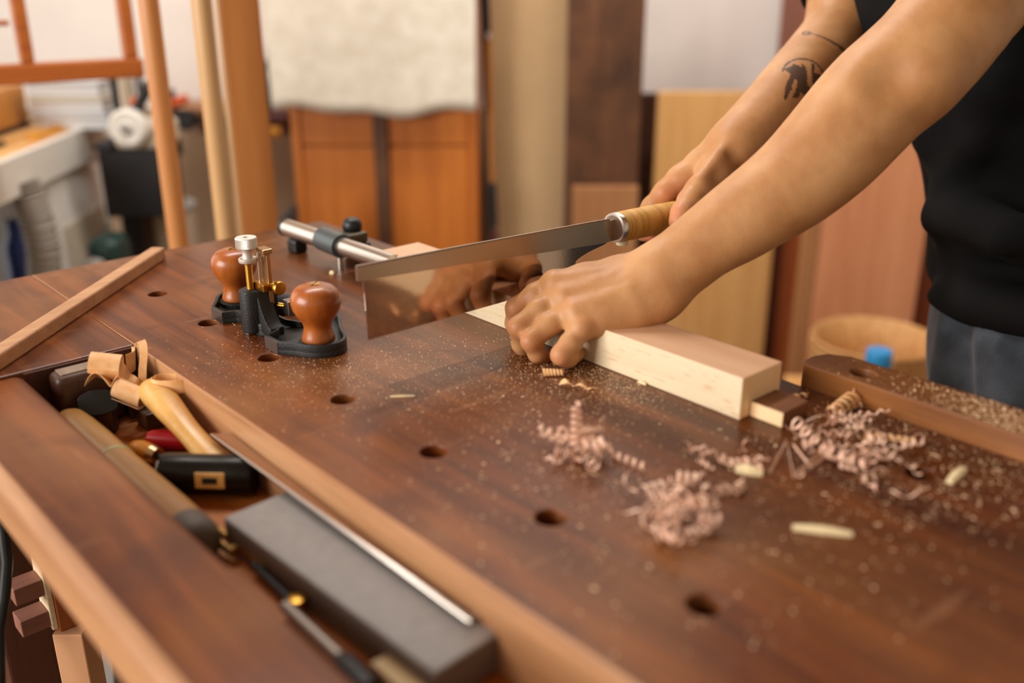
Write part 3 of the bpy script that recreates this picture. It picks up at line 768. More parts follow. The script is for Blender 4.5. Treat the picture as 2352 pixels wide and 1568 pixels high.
# ------------------------------------------------------------------ router plane
def make_router():
    t = thing('router_plane', 'black iron router plane with two round brown wooden knobs on the bench', 'router plane', (.405, .818, ZB))
    # base outline, mirror symmetric about y = 0; -x is the open front
    half = [(-.006,.0), (-.006,.013), (.004,.022), (.004,.030), (-.004,.038), (-.0155,.042), (-.0155,.066), (-.006,.078), (.000,.090),
            (.008,.099), (.020,.1045), (.032,.1015), (.041,.092), (.046,.078), (.054,.062), (.064,.046), (.071,.026), (.073,.0)]
    def loop(inset=0):
        L = half+[(x, -y) for x, y in half[::-1][1:-1]]
        for _ in range(2):
            Q = []
            for i, p in enumerate(L):
                q = L[(i+1) % len(L)]
                if abs(p[0]+.0155) < 1e-6 or abs(q[0]+.0155) < 1e-6:
                    Q.append(p)
                    if abs(p[0]+.0155) > 1e-6: pass
                else: Q += [(p[0]*.75+q[0]*.25, p[1]*.75+q[1]*.25), (p[0]*.25+q[0]*.75, p[1]*.25+q[1]*.75)]
            L = Q
        if not inset: return L
        n = len(L); out = []
        for i in range(n):
            p0, p1, p2 = Vector(L[i-1]), Vector(L[i]), Vector(L[(i+1) % n])
            tt = (p2-p0).normalized(); nn = Vector((tt.y, -tt.x)); out.append(tuple(p1+nn*inset))
        return out
    inner = [(.024,0), (.024,.012), (.030,.026), (.040,.030), (.052,.024), (.057,.012), (.058,0)]
    inner = inner+[(x, -y) for x, y in inner[::-1][1:-1]]
    outl = loop(); ins = loop(.0032)
    a = sum(p[0]*q[1]-p[1]*q[0] for p, q in zip(outl, outl[1:]+outl[:1]))
    ai = sum(p[0]*q[1]-p[1]*q[0] for p, q in zip(ins, ins[1:]+ins[:1]))
    if abs(ai) > abs(a): ins = loop(-.0032)
    mb = MB()
    mb.prism(outl, 0, .0055, [inner[::-1]], bev=.0006)
    mb.prism(outl, .0045, .0125, [ins[::-1]], bev=.0006)
    mb.prism([(x*1.0, y) for x, y in [((q[0]-.041)*1.12+.041, q[1]*1.12) for q in inner]], .005, .011, [inner[::-1]], bev=.0004)
    base = mb.build('base', M['iron'], t, smooth=35)
    for s in (1, -1):
        MB().box(-.0162, -.0155, min(s*.0425, s*.0655), max(s*.0425, s*.0655), .0006, .0120).build('machined_pad', M['ironpol'], base, label='bare ground iron pad')
    # knobs
    prof = [(.0135,.0), (.0150,.001), (.0150,.003), (.0142,.006), (.0128,.011), (.0126,.014), (.0138,.018), (.0175,.0235), (.0212,.030),
            (.0228,.0365), (.0226,.0415), (.0205,.0465), (.0165,.0502), (.011,.0525), (.0058,.0532)]
    for s in (1, -1):
        kb = MB().lathe(prof, 48, Matrix.Translation(Vector((.019, .0785*s, .0095)))).build('knob', M['knob'], t, smooth=50)
        mb = MB(); Mk = Matrix.Translation(Vector((.019, .0785*s, .0624)))
        mb.lathe([(.0056,0), (.0056,.0003), (.0050,.0009), (.0006,.0012)], 24, Mk)
        sc = mb.build('screw', M['brass'], kb, smooth=40)
        MB().box(-.0053, .0053, -.0004, .0004, -.0002, .0013, M=Mk @ Matrix.Rotation(.6, 4, 'Z')).build('slot', M['black'], kb)
        MB().lathe([(.0185,0), (.0185,.0035), (.0165,.0050), (.0150,.0052)], 36, Matrix.Translation(Vector((.019, .0785*s, .005)))).build('boss', M['iron'], t, smooth=40)
    # cutter post: half round column with arched shoulders
    col = [(-.011,-.008)]+[(-.005-.0105*math.cos(a), -.0105*math.sin(a)*-1 if False else .0105*math.sin(a)) for a in np.linspace(-1.35, 1.35, 15)]+[(-.0,.0125), (.016,.0125), (.016,-.0125), (-.0,-.0125)]
    col = col[1:]
    MB().prism(col, .003, .0440, bev=.0012).build('post', M['iron'], t, smooth=35)
    mb = MB()
    for s in (1, -1):                                # curved webs down to the base
        prof = [(.012, .038), (.016, .028), (.021, .019), (.027, .0135), (.032, .012), (.032, .004), (.008, .004), (.008, .038)]
        Mx = Matrix(((0,0,1,0), (s,0,0,0), (0,1,0,0), (0,0,0,1)))
        mb.prism(prof, -.004, .010, M=Mx, bev=.0006)
    mb.build('web', M['iron'], t, smooth=35)
    MB().box(-.013, -.0045, -.0035, .0035, .0002, .0085, .0004).build('cutter_foot', M['steel'], t)
    c = (-.0035, .001)
    mb = MB(); pr = [(.0012,.040)]; z = .041
    while z < .071: pr += [(.0031,z), (.0034,z+.0003), (.0031,z+.0006)]; z += .0007
    pr += [(.0012,z)]
    Mt = Matrix.Translation(Vector((c[0], c[1], 0)))
    mb.lathe(pr, 20, Mt).build('threaded_rod', M['brass'], t, smooth=60)
    # knurled nut with flange
    b = bmesh.new(); rings = []; NS, NR = 96, 13
    for k in range(NR):
        z = .0838+.0100*k/(NR-1); ring = []
        for i in range(NS):
            r = .0098+(.00022 if (i+k) % 2 == 0 else -.00012)
            if k in (0, NR-1): r = .0094
            a = 2*PI*i/NS; ring.append(b.verts.new((r*math.cos(a), r*math.sin(a), z)))
        rings.append(ring)
    for k in range(NR-1):
        for i in range(NS): b.faces.new((rings[k][i], rings[k][(i+1) % NS], rings[k+1][(i+1) % NS], rings[k+1][i]))
    for ring, rev in ((rings[0], True), (rings[-1], False)):
        q = [v.co.copy() for v in ring]
        inr = [b.verts.new((v.x*.27, v.y*.27, v.z)) for v in q]
        for i in range(NS):
            f = (ring[i], ring[(i+1) % NS], inr[(i+1) % NS], inr[i]); b.faces.new(f if rev is False else f[::-1])
        dn = [b.verts.new((v.co.x, v.co.y, v.co.z-(.004 if not rev else -.004))) for v in inr]
        for i in range(NS):
            f = (inr[i], inr[(i+1) % NS], dn[(i+1) % NS], dn[i]); b.faces.new(f if rev is False else f[::-1])
        b.faces.new(dn if not rev else dn[::-1])
    mb = MB(); mb.merge(b, Mt)
    nut = mb.build('adjusting_nut', M['satin'], t)
    MB().lathe([(.0040,.0700), (.0082,.0702), (.0086,.0708), (.0086,.0736), (.0080,.0742), (.0050,.0744), (.0046,.078), (.0050,.0825), (.0060,.0840)], 36, Mt).build('flange', M['satin'], nut, smooth=40)
    MB().lathe([(.0017,.044), (.0017,.078)], 14, Matrix.Translation(Vector((.0050, -.003, 0)))).build('guide_pin', M['nickel'], t, smooth=60)
    MB().box(.0075, .0115, -.0145, -.0035, .030, .0770, .0004).build('cutter_shank', M['bronze'], t)
    mb = MB(); mb.box(.0035, .0135, -.0165, -.0015, .0790, .0835, .0008); mb.box(.006, .0125, -.0130, -.004, .0752, .0795, .0003)
    mb.build('shank_clip', M['bronze'], t)
    mb = MB(); mb.box(-.0005, .0145, -.0185, .0005, .0440, .0510, .0006)
    cl = mb.build('collar', M['brass'], t)
    Mk = align((.010,-.0175,.0478), (.014,-.045,.0482))
    mb = MB(); mb.lathe([(.0022,0), (.0022,.0045), (.0035,.0050), (.0040,.0058), (.0062,.0062), (.0066,.007), (.0066,.0105), (.0060,.0115), (.004,.0117)], 28, Mk)
    mb.build('thumb_screw', M['brass'], cl, smooth=35)
    Mk = align((.016,-.012,.0265), (.030,-.030,.0265))
    MB().lathe([(.0028,0), (.0028,.007)], 16, Mk).build('stop_stud', M['brass'], t, smooth=40)
    MB().box(.019, .0295, -.0265, -.0150, .0180, .0325, .0006).build('stop_shoe', M['ironpol'], t)
make_router()
# ------------------------------------------------------------------ things in the tool tray
TZ = -.056                                            # tray floor, relative to the bench top
def G(p): return (float(p[0]), float(p[1]), float(p[2])+ZB)
M['tray_oil'] = wood('oiled_wood', (60,34,22), (96,60,38), (1, .08, 1), 50, .45, .1)
M['goldwood'] = wood('golden_wood', (150,102,44), (186,136,66), (1, .08, 1), 40, .45, .06, coat=.2)
M['amber'] = plain('amber_handle', (200,128,28), .3)
M['dusty'] = wood('dusty_wood', (112,92,76), (156,134,112), (1, .2, 1), 60, .7, .1)
def plane_body():
    c = at_z(138, 868, -.003); h = -.003-TZ; o = Vector((float(c[0])+.035, float(c[1])+.016, TZ))
    t = thing('wooden_hand_plane', 'dark wooden hand plane block at far end of tool tray', 'hand plane', (o.x, o.y, ZB+TZ))
    x0, y0 = float(c[0])-.004-o.x, float(c[1])-.002-o.y
    b = MB(); b.box(x0, x0+.056, y0, .8605-o.y, 0, h, .006, 3)
    b.build('plane_body', M['walnut'], t, smooth=40)
    MB().box(x0+.006, x0+.050, y0+.005, .8560-o.y, h-.0005, h+.0012, .0006).build('worn_top', M['dusty'], t, label='dusty grey top of the block')
    c = at_z(226, 925, -.0275); o = Vector((float(c[0]), float(c[1]), TZ))
    i = thing('cutter_iron', 'black rounded plate lying against dark plane block in tool tray', 'iron plate', (o.x, o.y, ZB+TZ))
    out = [(max(-.0165, min(.0165, .019*math.cos(a))), .0115*math.sin(a)) for a in np.linspace(0, 2*PI, 28, endpoint=False)]
    Mx = Matrix.Translation(Vector((0, 0, float(c[2])-TZ))) @ Matrix.Rotation(-YAW+.30, 4, 'Z') @ Matrix.Rotation(math.radians(58), 4, 'X')
    MB().prism(out, -.003, .003, bev=.0010, M=Mx).build('plate', M['black'], i, smooth=40)
    MB().box(-.014, .014, -.007, .007, -.008, -.0031, .001, M=Mx).build('wedge', M['walnut'], i)
    MB().box(-.010, .012, -.004, .008, 0, float(c[2])-TZ-.004, .002, M=Matrix.Rotation(-YAW, 4, 'Z')).build('foot', M['walnut'], i)
plane_body()
def hammer():
    t = thing('hammer', 'hammer with black cylindrical head and pale wooden handle in tool tray', 'hammer', (.265, .648, ZB+TZ))
    O = Vector((.265, .648, TZ))
    A = Vector(at_z(372,1086,-.0398))-O; B = Vector(at_z(588,1090,-.0398))-O; d = (B-A).normalized()
    L = (B-A).length; r = .0158
    Mh = align(A, B)
    mb = MB(); mb.lathe([(r*.80,0), (r*.97,.0012), (r,.004), (r,L*.30), (r*.985,L*.34), (r*.985,L*.66), (r,L*.7), (r,L-.004), (r*.97,L-.0012), (r*.8,L)], 40, Mh)
    head = mb.build('head', plain('black_steel', (34,31,28), .32, .7), t, smooth=40)
    fc = MB().lathe([(r*.78,-.0006), (r*.80,.0002)], 32, Mh).build('striking_face', M['nickel'], head, label='polished steel face of the hammer head')
    # eye with wedge on the near side of the head
    mid = A.lerp(B, .58); nd = Vector((0, 0, 1)).cross(d).normalized()
    if nd.y > 0: nd = -nd
    vw = (Vector(EYE)-(O+mid)).normalized(); vw = (vw-d*vw.dot(d)).normalized()
    nd = (nd*.75+vw*.35); nd = (nd-d*nd.dot(d)).normalized(); zz = d.cross(nd).normalized()
    R = Matrix((d, nd, zz)).transposed().to_4x4()
    Me = Matrix.Translation(mid+nd*(r-.0004)) @ R
    MB().box(-.0115, .0115, -.003, .0006, -.0062, .0062, .0006, M=Me).build('eye', M['ash'], t)
    MB().box(-.0058, .0058, -.002, .0010, -.0026, .0026, .0003, M=Me).build('wedge', M['black'], t)
    # handle: flat oval, swelling at the end
    E = Vector(at_z(348,888,-.016))-O
    S = mid-nd*r*.75
    pts, rad = [], []
    for i in range(15):
        u = i/14; p = S.lerp(E, u); p.z += .006*math.sin(u*PI); p += Vector((-.004, 0, 0))*math.sin(u*PI)
        pts.append(p)
        rad.append([.0150,.0135,.0118,.0108,.0103,.0103,.0107,.0113,.0120,.0127,.0133,.0138,.0142,.0138,.0105][i])
    MB().tube(pts, rad, 24, flat=.78).build('handle', M['ash'], t, smooth=60)
hammer()
def mallet_roll():
    t = thing('turned_handle', 'thick turned wooden handle with pale green ring beside front rail in tray', 'tool handle', (.2262, .70, ZB+TZ))
    def prof(a): return a
    z0 = .0174; k = .72
    Mh = align((-.0035, .125, z0), (-.0035, -.30, z0))
    pr = [(.010,0), (.017,.003), (.0205,.010), (.0222,.030), (.0228,.060), (.0225,.100), (.0228,.135), (.0235,.18), (.0235,.22), (.0228,.236)]
    MB().lathe([(r*k, z) for r, z in pr], 36, Mh).build('handle', M['goldwood'], t, smooth=50)
    MB().lathe([(.0226*k,.1065), (.0233*k,.107), (.0233*k,.1095), (.0226*k,.110)], 36, Mh).build('ring', plain('green_ring', (170,178,128), .4), t, smooth=50)
    MB().lathe([(.0232*k,.2355), (.0236*k,.238), (.0234*k,.252), (.020*k,.260), (.012*k,.2635)], 36, Mh).build('end_cap', plain('dark_cap', (84,72,60), .6), t, smooth=50)
mallet_roll()
def small_tools():
    t = thing('brass_dividers', 'slotted brass fitting with thin dark rod beside grey stone in tray', 'dividers', (.238, .54, ZB+TZ))
    Mx = Matrix.Translation(Vector((0,0,.030)))
    a = Vector(at_z(478,1212,-.048)); b = Vector(at_z(600,1310,-.048)); d = (b-a).normalized(); n = Vector((-d.y, d.x, 0)); L = (b-a).length
    O = Vector((.238,.54,TZ))
    R = Matrix((d, n, Vector((0,0,1)))).transposed().to_4x4()
    Mf = Matrix.Translation(a-O) @ R
    mb = MB()
    mb.box(0, L, .0022, .0050, -.003, .003, .0006, M=Mf); mb.box(0, L*.50, -.0050, -.0022, -.003, .003, .0006, M=Mf)
    mb.box(0, .005, -.0050, .0050, -.003, .003, .0006, M=Mf); mb.box(L*.48, L*.56, -.0050, .0050, -.0032, .0032, .0006, M=Mf)
    mb.build('brass_fork', plain('aged_brass', (168,132,72), .4, .9), t)
    c = Vector(at_z(690,1400,-.050)); 
    MB().tube([b-O-d*.01, c-O], .0026, 12).build('rod', M['black'], t, smooth=50)
    MB().lathe([(.003,-.005), (.0055,-.0045), (.0055,.0045), (.003,.005)], 18, Matrix.Translation(Vector(at_z(684,1385,-.0485))-O)).build('wheel', M['brass'], t, smooth=40)
    f = thing('steel_file', 'grey steel file with black handle against front rail in tray, close to camera', 'file', (.225, .40, ZB+TZ))
    O = Vector((.225,.40,TZ)); a = Vector(at_z(655,1392,-.0485))-O; b = Vector(at_z(782,1512,-.0485))-O; c = Vector(at_z(850,1590,-.0475))-O
    MB().tube([a, b], .0042, 16).build('file_blade', plain('file_steel', (150,138,128), .45, .8), f, smooth=50)
    MB().tube([b, b.lerp(c,.1), b.lerp(c,.3), c], [.0045,.0062,.0075,.0080], 20).build('handle', M['black'], f, smooth=50)
    s = thing('pale_offcut', 'short pale square wooden stick in tray near camera, left of grey stone end', 'wood offcut', G(at_z(905,1540,TZ)))
    A = Vector(at_z(872,1508,TZ+.0135)); B = Vector(at_z(965,1590,TZ+.0135)); o = Vector(at_z(905,1540,TZ)); d = (B-A).normalized(); n = Vector((-d.y,d.x,0))
    R = Matrix((d, n, Vector((0,0,1)))).transposed().to_4x4()
    MB().box(0, (B-A).length, -.0065, .0065, -.0134, 0, .0012, M=Matrix.Translation(A-o) @ R).build('stick', plain('pale_stick', (214,186,136), .6, var=.1, bscale=60), s)
    r = thing('red_pencil', 'round red painted tool handle lying on tray floor behind hammer', 'pencil', G(at_z(375,1008,TZ)))
    o = Vector(at_z(375,1008,TZ)); A = Vector(at_z(338,1008,TZ+.0085))-o; B = Vector(at_z(470,1012,TZ+.0085))-o
    d = (B-A).normalized()
    MB().tube([A, A+d*.002, A+d*.006, B-d*.004, B], [.004,.0072,.0084,.0084,.006], 20).build('shaft', M['red'], r, smooth=40)
    y = thing('amber_screwdriver', 'small tool with amber handle and dark shaft beside hammer head in tray', 'screwdriver', G(at_z(330,1035,TZ)))
    o = Vector(at_z(330,1035,TZ)); A = Vector(at_z(302,1026,TZ+.009))-o; B = Vector(at_z(352,1044,TZ+.009))-o; d = (B-A).normalized()
    MB().tube([A, A+d*.004, A+d*.012, B], [.003,.007,.0088,.0080], 18).build('handle', M['amber'], y, smooth=40)
    MB().tube([B-d*.001, B+d*.006], [.0084,.007], 18).build('ferrule', M['bronze'], y, smooth=40)
    MB().tube([B+d*.005, B+d*.055], .0030, 12).build('shaft', M['black'], y, smooth=40)
    for k, (px, py, w, l, h, lab) in enumerate(((318,945,.022,.026,.018,'small dark wood block under shavings in tray, left of hammer handle'),
                                               (352,975,.020,.022,.016,'small dark wood block touching hammer handle in tray'),
                                               (440,1000,.024,.030,.013,'small dark wood block between hammer handle and tray wall'))):
        o = at_z(px, py, TZ)
        b = MB(); b.box(-w/2, w/2, -l/2, l/2, 0, h, .0012)
        q = b.build('wood_scrap', M['tray_oil'], None, loc=G(o)); q.rotation_euler = (0,0,.12*k-.1); tag(q, lab, 'wood scrap')
small_tools()
def stone():
    t = thing('sharpening_stone', 'large grey rectangular sharpening stone lying in tool tray', 'sharpening stone', (.272, .47, ZB+TZ))
    c = [at_z(*q, -.030) for q in ((512,1186), (1000,1545))]
    d = Vector(c[1]-c[0]); d.normalize(); n = Vector((-d.y, d.x, 0))
    O = Vector((.272,.47,TZ)); A = Vector(c[0])-O; L = (Vector(c[1])-Vector(c[0])).length
    R = Matrix((d, n, Vector((0,0,1)))).transposed().to_4x4()
    b = MB(); b.box(0, L, 0, .0535, -.0259, 0, .0022, 3, M=Matrix.Translation(A) @ R)
    o = b.build('stone', [M['stone'], M['stone_shaded_side']], t, smooth=40)
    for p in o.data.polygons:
        if p.normal.z < .6: p.material_index = 1  # sides darker than the top: shade of the tray put into the colour
    s = thing('steel_straightedge', 'long thin steel blade with bright edge leaning along tray wall over grey stone', 'steel blade', (.292, .54, ZB-.028))
    O = Vector((.292,.54,-.028))
    P0 = Vector(at_z(484,997,-.0215)); P1 = Vector(at_z(1083,1428,-.0265)); Q0 = Vector((.3015, P0.y-.010, -.0215)); Q1 = Vector((.3018, P1.y+.002, -.030))
    b = bmesh.new(); up = Vector((.3,0,.95)).normalized()*.0006
    v = [b.verts.new(p-O+k) for k in (-up, up) for p in (P0, P1, Q1, Q0)]
    for f in ((3,2,1,0), (4,5,6,7), (0,1,5,4), (1,2,6,5), (2,3,7,6), (3,0,4,7)): b.faces.new([v[i] for i in f])
    mb = MB(); mb.merge(b); mb.build('blade', M['blade'], s)
    A, B = P0-O, P1-O; d = (B-A).normalized()
    MB().tube([A, A+d*.06, A.lerp(B,.5), B-d*.003, B], [.0005,.0011,.0016,.0021,.0012], 12).build('back_edge', M['nickel'], s, smooth=60, label='bright polished edge of the blade')
    MB().lathe([(.0026,0), (.0022,.0012)], 20, Matrix.Translation(Vector(at_z(1096,1413,-.027))-O)).build('rivet', M['nickel'], s, smooth=60)
stone()
# ------------------------------------------------------------------ curled shavings in the tray
def curl(n, f):                                        # sample a centre line + width direction
    P, D = [], []
    for i in range(n):
        p, d = f(i/(n-1)); P.append(p); D.append(d)
    return P, D
def tray_shaving(px, py, z, label, fn, w, mat='shaving', th=.0004):
    o = Vector(at_z(px, py, z))
    P, D = fn()
    b = MB(); b.ribbon(P, D, w, th)
    q = b.build('wood_shaving', M[mat], None, smooth=60, loc=(o.x, o.y, o.z+ZB)); tag(q, label, 'wood shaving', 'plane shavings in the tool tray'); return q
def spiral(axis, r0, r1, turns, L=0.0, a0=0.0, n=50, tail=None):
    """roll around an axis direction; tail = straight run-out vector"""
    ax = Vector(axis).normalized(); u = ax.orthogonal().normalized(); w = ax.cross(u)
    def f(t):
        a = a0+t*turns*2*PI; r = r0+(r1-r0)*t
        return u*math.cos(a)*r+w*math.sin(a)*r+ax*L*t, ax
    return curl(n, f)
rX, fX = Vector(RT), Vector(HD)
tray_shaving(243, 842, -.004, 'wide rolled shaving resting on dark plane block at left of the pile', lambda: spiral((-.55,.35,.12), .0125, .0100, 1.35, a0=.8), .026)
tray_shaving(291, 828, -.006, 'broad flat pale shaving standing up in the corner of the tray', lambda: curl(24, lambda t: (Vector((0, 0, 0))+rX*(.011*math.cos(-.9+t*2.0)-.004)+fX*(.012*math.sin(-.9+t*2.0)), Vector((.1,.0,1)))), .019)
tray_shaving(322, 836, -.006, 'narrow white ribbon shaving looping above the tray wall', lambda: curl(40, lambda t: (
    (Vector((0,0,0))+rX*(.004*math.cos(2.6-t*7.2)+.002+.030*max(0,t-.45)**1.2)+Vector((0,0,1))*(.016-.0*t-.052*max(0,t-.18)+.006*math.sin(t*7))+fX*(.004*math.sin(2.6-t*7.2)-.012*t)), rX*.8+fX*.25+Vector((0,0,.25)))), .0075)
tray_shaving(395, 885, -.010, 'broad ring shaped shaving lying over end of hammer handle', lambda: curl(60, lambda t: (
    rX*(.0185*math.cos(.4+t*9.2))*(1-.25*t)+fX*(.0085*math.sin(.4+t*9.2))*(1-.3*t)+Vector((0,0,.003*t)), Vector((.05*math.sin(9*t),0,1)))), .0125)
tray_shaving(298, 903, -.020, 'small tight roll of shaving with open end in front of the pile', lambda: spiral((.45,-.6,-.25), .0100, .0050, 2.4, a0=.2, n=70), .026)
tray_shaving(252, 878, -.016, 'folded pink-white shaving leaning against dark plane block', lambda: curl(26, lambda t: (rX*(-.018+.032*t)+Vector((0,0,1))*(.013*abs(math.sin(t*4.2))-.006)+fX*(-.004*t), fX*.75+Vector((0,0,-.5)))), .026)
tray_shaving(278, 862, -.012, 'long wavy shaving running down across the middle of the pile', lambda: curl(34, lambda t: (rX*(-.012+.030*t)+fX*(.006*math.sin(t*5))+Vector((0,0,1))*(.012-.026*t+.003*math.sin(t*9)), fX*.9+Vector((0,0,.5+.5*t)))), .016)
tray_shaving(415, 925, -.030, 'short twisted shaving hanging behind hammer handle by tray wall', lambda: spiral((.1,.1,-1), .0042, .0030, 2.5, L=.028, n=50), .006)
# ------------------------------------------------------------------ on the bench top
def clamp():
    t = thing('bar_clamp', 'steel tube clamp with grey sliding collar lying at far edge of bench', 'clamp', (.575, .97, ZB))
    O = Vector((.575,.97,0)); z = .0265
    A = Vector(at_z(652,520,z))-O; B = Vector(at_z(905,606,z))-O; d = (B-A).normalized(); n = Vector((-d.y,d.x,0))
    MB().tube([A, A+d*.002, A+d*.006, B], [.0075,.0098,.0106,.0106], 28).build('tube', M['nickel'], t, smooth=40)
    MB().lathe([(.0085,-.0006), (.0095,.0), (.0112,.004), (.0112,.008)], 24, align(A-d*.0005, A+d)).build('end_cap', M['black'], t, smooth=40)
    C0 = Vector(at_z(742,548,z))-O; C1 = Vector(at_z(786,566,z))-O
    gm = plain('grey_metal', (92,100,102), .4, .6)
    c = MB(); c.tube([C0, C1], .0140, 28)
    R = Matrix((d, n, Vector((0,0,1)))).transposed().to_4x4(); Mc = Matrix.Translation(C0.lerp(C1,.5)) @ R
    col = c.build('collar', gm, t, smooth=40)
    sgn = 1 if (n.x > 0) else -1
    b = MB(); b.box(-.014, .016, min(sgn*.006, sgn*.040), max(sgn*.006, sgn*.040), -.004, .009, .003, M=Mc)
    b.build('arm', plain('olive_metal', (96,88,70), .5, .3), t)
    Mk = Mc @ Matrix.Translation(Vector((-.002, sgn*.030, .009)))
    MB().lathe([(.010,0), (.0115,.002), (.0115,.008), (.0095,.0125), (.005,.015)], 24, Mk).build('knob', M['black'], t, smooth=40)
    MB().box(-.016, .018, min(sgn*.024, sgn*.043), max(sgn*.024, sgn*.043), -.026, -.004, .003, M=Mc).build('jaw_pad', M['black'], t)
    MB().tube([C1-O*0+Vector((0,0,-.012))-d*.006, Vector((C1.x, C1.y, .0))-d*.006], .0035, 12).build('pin', M['nickel'], t, smooth=40)
    MB().box(-.010, .010, -.009, .009, -.0265, -.010, .003, M=Matrix.Translation(A+d*.028) @ R).build('foot', M['black'], t)
clamp()
def long_stick():
    a = Vector(at_z(-40, 880, 0)); b = Vector(at_z(382, 594, 0)); c = (a+b)/2; d = (b-a).normalized(); n = Vector((-d.y, d.x, 0))
    L = (b-a).length
    R = Matrix((d, n, Vector((0,0,1)))).transposed().to_4x4()
    mb = MB(); mb.box(-L/2, L/2, .0, .0165, 0, .0145, .0018, 2, M=R)
    o = mb.build('wooden_stick', wood('stick_wood', (172,124,84), (206,158,114), tuple([.1, 1, 1]), 70, .6, .15), None, loc=(c.x, c.y, ZB))
    tag(o, 'long square wooden stick lying across far left corner of bench', 'wooden stick')
long_stick()

def shaving_obj(pos, build, label, mat='shaving_pink', cat='wood shaving', group='curled shavings on the bench'):
    b = MB(); build(b)
    o = b.build('wood_shaving', M[mat], None, smooth=60, loc=(float(pos[0]), float(pos[1]), ZB)); tag(o, label, cat, group); return o
def helix(b, A, B, r, turns, w, taper=0.0, n=None, ph=0.0, th=.0003, sag=0.0):
    """ribbon wound along A->B"""
    A, B = Vector(A), Vector(B); ax = (B-A).normalized(); u = ax.orthogonal().normalized(); v = ax.cross(u); n = n or int(turns*16)+2
    P, D = [], []
    for i in range(n):
        t = i/(n-1); a = ph+t*turns*2*PI; rr = r*(1-taper*t)
        P.append(A.lerp(B, t)+(u*math.cos(a)+v*math.sin(a))*rr-Vector((0,0,1))*sag*math.sin(t*PI)); D.append(ax+(u*math.cos(a)+v*math.sin(a))*.15)
    b.ribbon(P, D, w, th)
def rel(px, py, o, z=0.0): return Vector(at_z(px, py, z))-Vector((o[0], o[1], 0))
R_ = random.Random(3)
o = at_z(1270, 856)
shaving_obj(o, lambda b: helix(b, rel(1247,855,o,.0034), rel(1294,855,o,.0034), .0034, 6, .0020, .25, n=120), 'tight pale curl on the bench just below the little finger', 'shaving')
o = at_z(1325, 890)
def s2(b):
    P, D = [], []
    for i in range(40):
        t = i/39; p = rel(1284+t*86, 884+t*14, o, .0006); p.z = .0012+.0042*abs(math.sin(t*8.2))*(1-.5*t); P.append(p); D.append(Vector((.66,.75,0)).normalized()*1+Vector((0,0,.5*math.sin(t*12))))
    b.ribbon(P, D, [.0058*(1-.6*i/39) if i > 3 else .001+.0012*i for i in range(40)], .0003)
shaving_obj(o, s2, 'small wavy pale shaving flat on the bench below the hand', 'shaving')
# first tangle: upright curl, loop to the left, tangled heap, trailing curl
o = at_z(1330, 1035)
shaving_obj(o, lambda b: helix(b, rel(1325,1020,o,.006), rel(1325,1020,o,.006)+Vector((.002,.004,.030)), .0046, 6, .0030, .35), 'upright curl standing out of the tangled shavings left of centre on bench')
shaving_obj(o, lambda b: helix(b, rel(1300,1010,o,.006), rel(1236,985,o,.012), .0044, 3.2, .0020, .0), 'open loopy curl reaching left from the tangled shavings on bench')
shaving_obj(o, lambda b: helix(b, rel(1360,1030,o,.006), rel(1390,1015,o,.012), .0060, 2, .0045, .2), 'short thick curl at right end of the tangled shavings on bench')
def heap(b, o, cx, cy, sx, sy, n, r=(.003,.0055), zmax=.014, seed=1):
    q = random.Random(seed)
    for k in range(n):
        px, py = cx+q.gauss(0, sx), cy+q.gauss(0, sy); z = q.uniform(.003, zmax*max(.25, 1-abs(px-cx)/(2.5*sx)))
        A = rel(px, py, o, z); A.z = max(A.z, .003); ang = q.uniform(0, 2*PI)
        B = A+Vector((math.cos(ang), math.sin(ang), q.uniform(-.2,.6)))*q.uniform(.008,.024)
        rr = q.uniform(*r); A.z = max(A.z, rr); B.z = max(B.z, rr)
        helix(b, A, B, rr, q.uniform(1.0, 2.6), q.uniform(.0014,.0030), q.uniform(-.2,.4), ph=q.uniform(0,6))
def stuff(name, label, cat, pos, build, mat):
    b = MB(); build(b); q = b.build(name, M[mat], None, smooth=60, loc=(float(pos[0]), float(pos[1]), ZB)); tag(q, label, cat, kind='stuff'); return q
stuff('shaving_tangle', 'tangled heap of pinkish curled shavings left of centre on bench', 'wood shavings', o, lambda b: heap(b, o, 1325, 1030, 32, 15, 20, (.0024,.0048), .014, seed=5), 'shaving_pink')
o = at_z(1445, 1057)
shaving_obj(o, lambda b: helix(b, rel(1412,1044,o,.003), rel(1482,1072,o,.003), .0028, 4, .0022), 'thin stretched curl trailing right of the first tangled heap')
o = at_z(1565, 1175)
stuff('shaving_tangle', 'larger tangled heap of pinkish curled shavings in the middle foreground of bench', 'wood shavings', o, lambda b: heap(b, o, 1560, 1165, 46, 40, 36, (.0024,.0052), .016, seed=9), 'shaving_pink')
for a, c, lab in (((1480,1130),(1530,1115),'loose curl at left end of the larger tangled heap'), ((1600,1190),(1655,1195),'flat curl trailing right from the larger tangled heap'),
                  ((1500,1230),(1560,1205),'twisted curl at near end of the larger tangled heap'), ((1550,1095),(1600,1100),'curl at far end of the larger tangled heap')):
    shaving_obj(o, lambda b, a=a, c=c: helix(b, rel(*a,o,.006), rel(*c,o,.008), .0046, 2.8, .0024, .1), lab)
